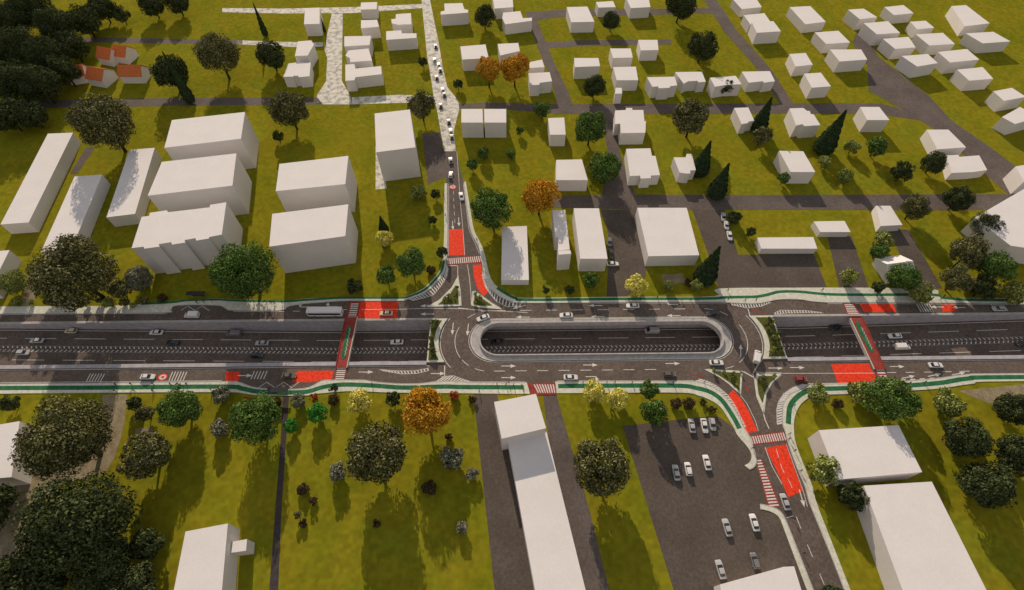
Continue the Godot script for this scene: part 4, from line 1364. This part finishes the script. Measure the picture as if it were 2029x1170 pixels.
	# files of houses along the diagonal street: nothing but their place tells them apart
	for f in [
		["white box house in the file beside the grey lane", "file of houses between lane and diagonal street", [
			[1452, -2, 1498, -4, 1510, 14, 1470, 18, 1466, 34], [1474, 30, 1515, 26, 1527, 43, 1487, 48, 1484, 66], [1490, 44, 1533, 42, 1548, 62, 1500, 65, 1506, 88],
			[1565, 107, 1597, 105, 1611, 128, 1577, 132, 1566, 152], [1594, 146, 1627, 144, 1647, 171, 1609, 174, 1604, 196]]],
		["white box house in the second file across the grey lane", "second file of houses by the diagonal street", [
			[1565, 14, 1606, 12, 1637, 43, 1596, 48, 1582, 66], [1615, 64, 1662, 61, 1685, 84, 1637, 87, 1627, 106], [1645, 98, 1707, 98, 1719, 118, 1664, 122, 1650, 144]]],
		["white box house in the file just beyond the diagonal street", "third file of houses beyond the diagonal street", [
			[1681, 19, 1712, 17, 1739, 34, 1704, 38, 1692, 60], [1712, 46, 1760, 42, 1784, 65, 1738, 68, 1726, 91], [1750, 77, 1801, 73, 1815, 94, 1774, 97, 1762, 118], [1787, 111, 1839, 107, 1859, 125, 1818, 132, 1805, 155]]],
		["white box house in the last file beyond the diagonal street", "last file of houses beyond the diagonal street", [
			[1753, 14, 1791, 10, 1811, 26, 1772, 30, 1762, 48], [1804, 43, 1835, 41, 1852, 55, 1818, 58, 1808, 76], [1815, 68, 1869, 65, 1893, 87, 1842, 90, 1832, 110], [1859, 103, 1917, 97, 1941, 118, 1883, 124, 1872, 147], [1897, 138, 1948, 133, 1969, 156, 1921, 160, 1909, 181], [1969, 181, 2006, 174, 2034, 192, 1990, 200, 1976, 222], [1986, 232, 2022, 212, 2060, 232, 2012, 246, 1996, 268]]],
		["white box house in the outermost corner of the estate", "outermost houses", [[1886, 12, 1915, 10, 1962, 46, 1912, 52, 1898, 72], [1914, 66, 1969, 63, 2003, 82, 1948, 86, 1934, 106]]]]:
		var nth := ["nearest", "second", "third", "fourth", "fifth", "sixth", "seventh"]
		for i in f[2].size():
			var r: Array = f[2][i]
			block_foot(r.slice(0, 8), 3, r[8], r[9], f[0] + ", " + nth[f[2].size() - 1 - i] + " to the road", f[1])
	for q in [[163, 158, 8, 8, .3], [208, 162, 9, 9, -.25], [273, 157, 11, 7.5, 0], [224, 122, 8, 8, -.3], [254, 118, 7, 8, -.2]]:
		gabled(q[0], q[1], q[2], q[3], 7.5, q[4], "small white house with a bright orange gabled roof under dark trees", "orange roofed houses", "orange_roof")

func build_trees():
	# kind, x, y, crown radius in the photograph, where
	var L := [
		["olive", 130, 868, 82, "beside the sandy path on the lawn"], ["olive", 283, 903, 47, "half the size of its neighbour beside the sandy path"], ["dark", 152, 1035, 98, "dominating the park corner"],
		["green", 354, 808, 42, "at the head of a long shadow by the pavement"], ["green", 506, 833, 50, "with a grey shrub at its foot beside the footpath"],
		["olive", 746, 898, 62, "standing alone on the open lawn"], ["olive", 1192, 925, 62, "between the access road and the car park"],
		["orange", 842, 815, 50, "largest of its colour, in the park by the pavement"], ["yellow", 712, 798, 26, "beside the pavement near the footpath"],
		["yellow", 1176, 776, 23, "of a pair between pavement and lawn"], ["yellow", 1224, 791, 24, "of a pair between pavement and lawn"],
		["green", 1296, 816, 28, "at the edge of the car park"], ["green", 1288, 772, 20, "beside the pavement above the car park"], ["lime", 1632, 932, 32, "against the wide white shed"],
		["green", 1758, 790, 44, "below the red box markings"], ["green", 1800, 800, 26, "below the red box markings"], ["lime", 1705, 778, 24, "on the verge below the red box markings"],
		["lime", 1622, 782, 22, "inside the green cycle lane curve"], ["dark", 1915, 870, 44, "behind the white sheds"], ["dark", 1960, 960, 48, "behind the white sheds"], ["dark", 2010, 810, 34, "behind the white sheds"], ["dark", 2020, 905, 42, "behind the white sheds"], ["lime", 1880, 800, 30, "on the sandy verge"],
		["dark", 1690, 985, 30, "between the two white sheds"],
		["bright", 628, 818, 21, "between shrubs by the pavement"], ["bright", 575, 845, 15, "beside the dark footpath"],
		["olive", 150, 540, 72, "in front of the narrow blocks beside the road"], ["olive", 100, 548, 38, "leaning on a broader one beside the road"], ["green", 486, 536, 60, "in front of the stepped block"], ["green", 452, 545, 34, "in front of the stepped block, overlapping a bigger one"],
		["green", 815, 522, 31, "in the corner lawn by the side street"], ["green", 765, 545, 20, "beside its larger neighbour in the corner lawn"], ["dark", 702, 568, 18, "in the shade of the square block"], ["yellow", 762, 473, 18, "beside the square blocks"], ["lime", 830, 381, 17, "below the tall block"],
		["dark", 863, 385, 11, "below the tall block by the side street"], ["dark", 857, 435, 10, "on the shaded lawn by the side street"], ["dark", 875, 500, 13, "near the red crossing"],
		["green", 975, 412, 43, "beside the side street and the low building"], ["orange", 1070, 388, 38, "between two white houses and a slim block"],
		["green", 1170, 253, 34, "in front of the small narrow house"], ["green", 1197, 333, 33, "beside the alley"], ["green", 1075, 216, 18, "near the crossing street"], ["dark", 1178, 171, 22, "below the box house on the lawn"],
		["olive", 1373, 232, 37, "on the lawn below the row of four"], ["dark", 1440, 172, 15, "in front of the third house of the row"],
		["green", 958, 303, 13, "of a pair below the twin houses"], ["green", 936, 326, 13, "of a pair below the twin houses"], ["green", 1013, 306, 10, "on the lawn below the twin houses"], ["green", 1030, 259, 9, "in the shade of the twin houses"], ["dark", 907, 166, 11, "beside the queueing street"], ["dark", 838, 122, 11, "between lawn and queueing street"],
		["orange", 968, 138, 28, "of a touching pair, nearer the queueing street"], ["orange", 1020, 134, 30, "of a touching pair, farther from the queueing street"],
		["olive", 572, 215, 38, "on the wide lawn behind the blocks"], ["dark", 551, 270, 12, "beside a broad tree on the wide lawn"], ["olive", 834, 208, 29, "beside the tall block and the pale street"],
		["dark", 536, 110, 29, "near the wide white house"], ["olive", 430, 106, 42, "near the grey back street"], ["dark", 335, 142, 36, "beside the orange roofed houses"], ["olive", 204, 243, 56, "beside the longest block"],
		["dark", 960, 32, 22, "among the farthest houses"], ["dark", 1212, 40, 19, "in front of a far house"], ["dark", 1350, 8, 32, "at the end of the far lane"], ["dark", 1393, 92, 30, "beside the grey lane"],
		["green", 1738, 290, 20, "on the lawn by the corner house"], ["lime", 1690, 292, 15, "on the lawn by the corner house"], ["lime", 1634, 322, 14, "beside the plain box house"], ["lime", 1675, 350, 15, "below the plain box house"], ["green", 1553, 354, 13, "at the corner of the plain box house"], ["olive", 1512, 268, 20, "below the small white house"],
		["dark", 1852, 322, 24, "in front of the ragged roofed house"], ["dark", 1790, 340, 22, "on the lawn near the grey street"], ["olive", 1815, 410, 27, "beside the grey street"], ["dark", 1955, 445, 28, "in front of the large hall"], ["dark", 1900, 395, 26, "beside the grey street and large hall"], ["olive", 1922, 500, 36, "between asphalt drive and large hall"], ["green", 1978, 530, 34, "between asphalt drive and large hall"], ["olive", 1900, 552, 30, "beside the pavement near the large hall"], ["dark", 1950, 570, 26, "beside the pavement near the large hall"], ["lime", 2012, 580, 26, "beside the pavement near the large hall"],
		["green", 1790, 548, 30, "over the gabled shed"], ["lime", 1826, 580, 24, "on the pavement by the gabled shed"], ["lime", 1748, 478, 20, "beside the small frontage house"], ["green", 1742, 498, 18, "beside the small frontage house"], ["lime", 1682, 548, 18, "between asphalt yards"], ["dark", 1742, 570, 14, "on the pavement near the footbridge"],
		["dark", 1488, 460, 11, "at the end of the low pavilion"], ["dark", 1455, 432, 15, "beside the three parked cars"], ["yellow", 1261, 564, 23, "on the verge in front of the broad hall"], ["green", 1172, 556, 18, "in front of the oblong block"], ["dark", 1081, 574, 9, "on the verge in front of the slim block"], ["dark", 1129, 574, 10, "on the verge in front of the slim block"],
		["dark", 265, 800, 16, "beside the sandy earth"], ["olive", 286, 822, 18, "beside the sandy earth"], ["dark", 20, 800, 18, "by the left verge"], ["lime", 1380, 565, 13, "at the foot of the dark conifer"],
		["dark", 660, 770, 10, "by the pavement"], ["dark", 778, 790, 17, "next to the largest golden tree"], ["olive", 590, 1020, 10, "on the open lawn"],
		["lime", 25, 560, 26, "by the sandy verge"], ["olive", 235, 575, 22, "by the road near broad trees"], ["lime", 215, 600, 12, "by the road near broad trees"]]
	for t in L: tree(t[0], t[1], t[2], t[3], t[4], "trees " + t[4] if t[4] in ["behind the white sheds", "of a pair between pavement and lawn", "below the red box markings", "between asphalt drive and large hall", "of a pair below the twin houses", "on the verge in front of the slim block", "beside the small frontage house"] else "")
	# dark wood in the far corner
	for q in [[15, 40, 38], [60, 15, 40], [110, 50, 36], [35, 95, 40], [90, 110, 38], [140, 90, 30], [20, 160, 42], [75, 165, 40], [125, 140, 30], [10, 225, 36], [60, 225, 30], [165, 40, 30], [200, 15, 26], [-30, 110, 40], [-40, 30, 40], [240, 30, 16], [350, 5, 22], [300, 8, 24]]:
		tree("dark", q[0], q[1], q[2], "in the far corner wood beyond the orange roofs", "trees of the far corner wood")
	for q in [[200, 1120, 60], [50, 1150, 70], [290, 1080, 34], [255, 1170, 50], [-40, 1010, 60]]:
		tree("dark", q[0], q[1], q[2], "in the dark clump beside the oblong hall", "trees of the clump by the hall")
	var G := [["grey", 275, 552, 27, "beside the stepped block"], ["grey", 434, 850, 21, "at the foot of a round tree"], ["grey", 438, 784, 20, "beside the pavement near a round tree"], ["grey", 668, 936, 21, "touching the lone lawn tree"], ["grey", 895, 908, 28, "on the lawn by the asphalt yard"], ["grey", 936, 941, 14, "on the lawn edge by the asphalt yard"], ["brown", 850, 966, 17, "beside a grey shrub on the lawn"], ["grey", 590, 795, 15, "in the flower bed by the pavement"], ["brown", 600, 970, 13, "on the open lawn"], ["brown", 619, 993, 11, "on the open lawn"], ["brown", 602, 1036, 10, "on the open lawn"], ["brown", 746, 1036, 9, "on the lawn in tree shade"], ["grey", 916, 1046, 14, "in the deep shade on the lawn"],
		["red", 622, 788, 10, "in the flower bed by the pavement"], ["red", 900, 785, 11, "beside the largest golden tree"], ["red", 486, 793, 7, "beside the bus bay"], ["brown", 548, 798, 11, "beside the footpath head"], ["brown", 660, 793, 12, "by the pavement"], ["brown", 888, 866, 10, "under the largest golden tree"], ["brown", 935, 790, 9, "at the corner of the asphalt yard"],
		["lime", 1325, 567, 11, "on the verge in front of the broad hall"], ["brown", 1365, 560, 9, "on the verge by the dark conifer"], ["brown", 854, 535, 11, "by the side street crossing"], ["brown", 320, 590, 10, "beside the bus bay opposite"], ["red", 2005, 566, 9, "beside the pavement near the large hall"], ["brown", 1340, 800, 12, "on the lawn by the car park"], ["brown", 1365, 800, 13, "on the lawn by the car park"], ["brown", 1393, 798, 8, "on the lawn by the car park"], ["brown", 1660, 800, 12, "behind the wide shed lawn"], ["brown", 1410, 812, 10, "at the corner of the car park"]]
	for t in G: tree(t[0], t[1], t[2], t[3], t[4], "shrubs " + t[4] if t[4] in ["on the open lawn", "on the lawn by the car park"] else "")
	for q in [[30, 598, 9], [60, 600, 7], [95, 598, 10], [110, 602, 7], [172, 600, 9], [195, 596, 8], [245, 600, 10], [262, 604, 7], [285, 596, 9]]:
		tree("olive" if int(q[0]) % 2 else "lime", q[0], q[1], q[2], "in the hedge strip beside the shallow cutting", "shrubby trees of the hedge strip")
	for c in [[1384, 344, 17, "beside the small notched house"], [1417, 388, 17, "below the small notched house"], [1393, 556, 19, "beside the asphalt forecourt"], [1628, 300, 21, "beside the stepped house"], [1500, 258, 17, "near the small white house"], [380, 205, 26, "by the grey back street"], [527, 72, 18, "near the far lane"], [762, 460, 9, "behind the pale yellow tree"], [1640, 1180, 9, "beside the side street"], [644, 64, 8, "beside the far pale street"]]:
		conifer(c[0], c[1], c[2], c[3], "", .45 if c[2] in [26, 8, 18] else 1.0)

func put_car(kind: String, paint: String, x: float, y: float, dx: float, dy: float, label: String, group := ""):
	var p := P(x, y, .7)
	var d := P(x + dx, y + dy, .7) - p
	vehicle(kind, paint, Vector3(p.x, ASPH + .01, p.z), Vector3(d.x, 0, d.z).normalized(), label, group)

func low_car(kind: String, paint: String, x: float, y: float, east: bool, label: String):
	var p := PF(x, y - 2.0)
	var uv := to_uv(p)
	var s := 1.0 if east else -1.0
	var a := T(uv.x - 1, uv.y, floor_h(uv.x - 1))
	var b := T(uv.x + 1, uv.y, floor_h(uv.x + 1))
	vehicle(kind, paint, T(uv.x, uv.y, floor_h(uv.x) + .02), (b - a).normalized() * s, label, "vehicles in the cutting")

func build_vehicles():
	for c in [["hatch", "paint_cream", 142, 660, 0, "cream car in the outer lane of the shallow end of the cutting"], ["saloon", "paint_white", 311, 663, 0, "white saloon in the cutting behind a grey van"], ["van", "paint_grey", 465, 666, 0, "grey van in the cutting below the bus bay"], ["saloon", "paint_silver", 75, 679, 0, "silver saloon beside the hatched median at the shallow end"], ["saloon", "paint_silver", 520, 684, 0, "silver saloon beside the hatched median below the bus"], ["saloon", "paint_white", 787, 682, 0, "white saloon about to pass under the planted bridge"], ["saloon", "paint_dark", 343, 683, 0, "black saloon beside the hatched median"], ["hatch", "paint_silver", 48, 703, 1, "silver hatchback beyond the median at the shallow end"], ["hatch", "paint_dark", 510, 708, 1, "black hatchback beyond the hatched median"],
		["van", "paint_silver", 1291, 660, 0, "silver van seen through the oval opening"], ["saloon", "paint_dark", 985, 681, 0, "black saloon deep in the oval opening"], ["saloon", "paint_white", 1772, 670, 0, "white saloon past the footbridge next to the median"], ["van", "paint_white", 1786, 692, 1, "white van in the cutting past the footbridge"], ["saloon", "paint_dark", 1655, 653, 0, "black saloon in the cutting before the footbridge"], ["hatch", "paint_dark", 2024, 685, 0, "black hatchback at the rising end of the cutting"]]:
		low_car(c[0], c[1], c[2], c[3], c[4] == 1, c[5])
	put_car("bus", "paint_white", 645, 621, -1, 0, "long white bus stopped at the red footbridge crossing")
	for c in [["van", "paint_white", 380, 625, -1, 0, "white van beside the zigzag bus bay"], ["saloon", "paint_cream", 765, 621, -1, 0, "cream car standing on the red surfacing"], ["saloon", "paint_white", 957, 630, -1, .35, "white car turning off at the roundabout's planted wedges"], ["saloon", "paint_white", 1122, 625, -1, 0, "white car in the inner lane above the oval"], ["saloon", "paint_white", 1254, 606, -1, 0, "white car in the outer lane by the pale yellow tree"], ["saloon", "paint_dark", 1413, 621, -1, .05, "black car about to round the oval's end"],
		["saloon", "paint_white", 292, 747, 1, 0, "white car approaching the painted speed roundel"], ["saloon", "paint_olive", 572, 745, 1, 0, "olive car entering the red surfacing by the zigzag bay"], ["saloon", "paint_white", 1131, 748, 1, 0, "white car past the red driveway crossing"], ["hatch", "paint_olive", 1327, 742, 1, 0, "olive hatchback by the red arrow"], ["saloon", "paint_white", 1420, 719, 1, 0, "white saloon beside the oval kerb"], ["saloon", "paint_white", 1855, 724, 1, 0, "white saloon beyond the red footbridge on the surface road"], ["hatch", "paint_red", 1587, 752, 1, 0, "small red car beside the leaf shaped island"], ["van", "paint_white", 1500, 708, .15, -1, "white van crossing the bridge beside the planter"],
		["saloon", "paint_white", 914, 389, .2, 1, "white saloon coming down the side street"], ["hatch", "paint_white", 893, 346, .1, -1, "white hatchback by the tall block on the side street"],
		["saloon", "paint_silver", 1556, 995, -.35, -1, "silver saloon waiting behind the red box in the car park street"], ["saloon", "paint_silver", 1980, 612, -1, 0, "silver car by the far hatched road marking"]]:
		put_car(c[0], c[1], c[2], c[3], c[4], c[5], c[6])
	for c in [["hatch", "paint_white", 893, 259], ["saloon", "paint_dark", 895, 271], ["saloon", "paint_dark", 889, 241], ["saloon", "paint_dark", 873, 209], ["saloon", "paint_dark", 880, 187], ["hatch", "paint_white", 877, 177], ["saloon", "paint_dark", 865, 153], ["saloon", "paint_dark", 872, 138], ["hatch", "paint_white", 869, 128], ["saloon", "paint_dark", 863, 91], ["hatch", "paint_silver", 861, 118], ["saloon", "paint_grey", 893, 318]]:
		var nm: String = {"paint_white": "white", "paint_dark": "black", "paint_silver": "silver", "paint_grey": "grey"}[c[1]]
		put_car(c[0], c[1], c[2], c[3], -.15, -1, nm + (" hatchback" if c[0] == "hatch" else " saloon") + " queueing on the pale street", "cars queueing on the pale street")
	var cp_ := "cars in the car park"
	for c in [["saloon", "paint_silver", 1371, 844, -.18, -1, "silver saloon first in the line of three by the pavement curve"], ["saloon", "paint_white", 1396, 844, .2, 1, "white saloon in the middle of the line of three"], ["hatch", "paint_silver", 1412, 841, .2, 1, "silver hatchback last in the line of three"], ["saloon", "paint_silver", 1340, 937, -.2, -1, "silver saloon of a pair in the middle of the car park"], ["hatch", "paint_white", 1364, 930, -.2, -1, "white hatchback of a pair in the middle of the car park"], ["saloon", "paint_white", 1401, 917, -.25, -1, "white saloon alone near the middle of the car park"], ["saloon", "paint_silver", 1441, 1046, -.3, -1, "silver saloon below the red crossing in the car park"], ["saloon", "paint_white", 1495, 1036, -.3, -1, "white saloon beside the car park street pavement"], ["saloon", "paint_silver", 1428, 1129, -.3, -1, "silver saloon before the end building of the car park"], ["hatch", "paint_grey", 1496, 1112, -.3, -1, "grey hatchback before the end building of the car park"],
		["saloon", "paint_silver", 1434, 430, .1, 1, "silver car first of three in a file on the forecourt"], ["hatch", "paint_white", 1440, 447, .1, 1, "white hatchback second of three in a file on the forecourt"], ["saloon", "paint_white", 1446, 467, .2, 1, "white saloon third of three in a file on the forecourt"], ["hatch", "paint_grey", 1208, 480, .1, 1, "grey hatchback parked against the oblong block"], ["saloon", "paint_dark", 1211, 503, .1, 1, "black saloon parked against the oblong block"], ["saloon", "paint_white", 1214, 523, 1, 0, "white saloon parked across the end of the yard"]]:
		put_car(c[0], c[1], c[2], c[3], c[4], c[5], c[6], cp_)

func build_details():
	# bus shelters
	for s in [[394, 590, "dark bus shelter beside the stepped block's bus bay"], [556, 780, "dark bus shelter beside the parkland bus bay"]]:
		var o := thing("bus_shelter", s[2], "bus shelter", P(s[0], s[1]) + Vector3(0, PAVE, 0))
		var st := mb()
		box(st, Vector3(0, 2.5, 0), Vector3(6.5, .12, 1.7))
		put(st, "roof", M["dark_metal"], o)
		for x: float in [-3.0, 0.0, 3.0]:
			var p := mb()
			box(p, Vector3(x, 1.22, -.7), Vector3(.1, 2.44, .1))
			put(p, "post", M["dark_metal"], o)
		var b := mb()
		box(b, Vector3(0, .46, -.45), Vector3(4.5, .08, .4))
		for x: float in [-1.8, 1.8]: box(b, Vector3(x, .21, -.45), Vector3(.08, .42, .3))
		put(b, "bench", M["dark_metal"], o)
	var folk := make_people()
	var looks := ["walking person in dark jacket and dark trousers on the pavement", "walking person in dark red top on the pavement", "walking person in grey top on the pavement"]
	var k := 0
	rng.seed = 4242
	for q in [[305, 763], [262, 764], [232, 765], [340, 764], [355, 764], [372, 764], [230, 777], [268, 777], [305, 777], [420, 775], [738, 764], [950, 778], [985, 764], [1003, 764], [1008, 760], [1018, 765], [1034, 766], [1038, 776], [1155, 761], [1202, 761], [1218, 760], [1252, 761], [1333, 760], [1442, 596], [1475, 598], [1497, 597], [1275, 593], [1302, 592], [1240, 596], [1350, 596], [1368, 596], [1382, 596], [1628, 577], [1441, 578], [1845, 594], [1862, 596], [1868, 590], [1745, 596], [1563, 862], [1562, 872], [1573, 895], [1585, 935], [1490, 890], [1572, 806], [1572, 1030], [1590, 1098], [880, 390], [883, 430], [945, 478], [1395, 760], [560, 602], [545, 603], [504, 600], [420, 598], [405, 600], [392, 602], [1800, 762], [1830, 760]]:
		var v: int = rng.randi() % 3
		var o := thing("person", looks[v], "person", P(q[0], q[1]) + Vector3(0, PAVE, 0), (0.0 if rng.randf() < .5 else PI) + rng.randf_range(-.3, .3), "pedestrians on the pavements")
		put_mesh(folk[v], "body", M["figure"], o)
		k += 1
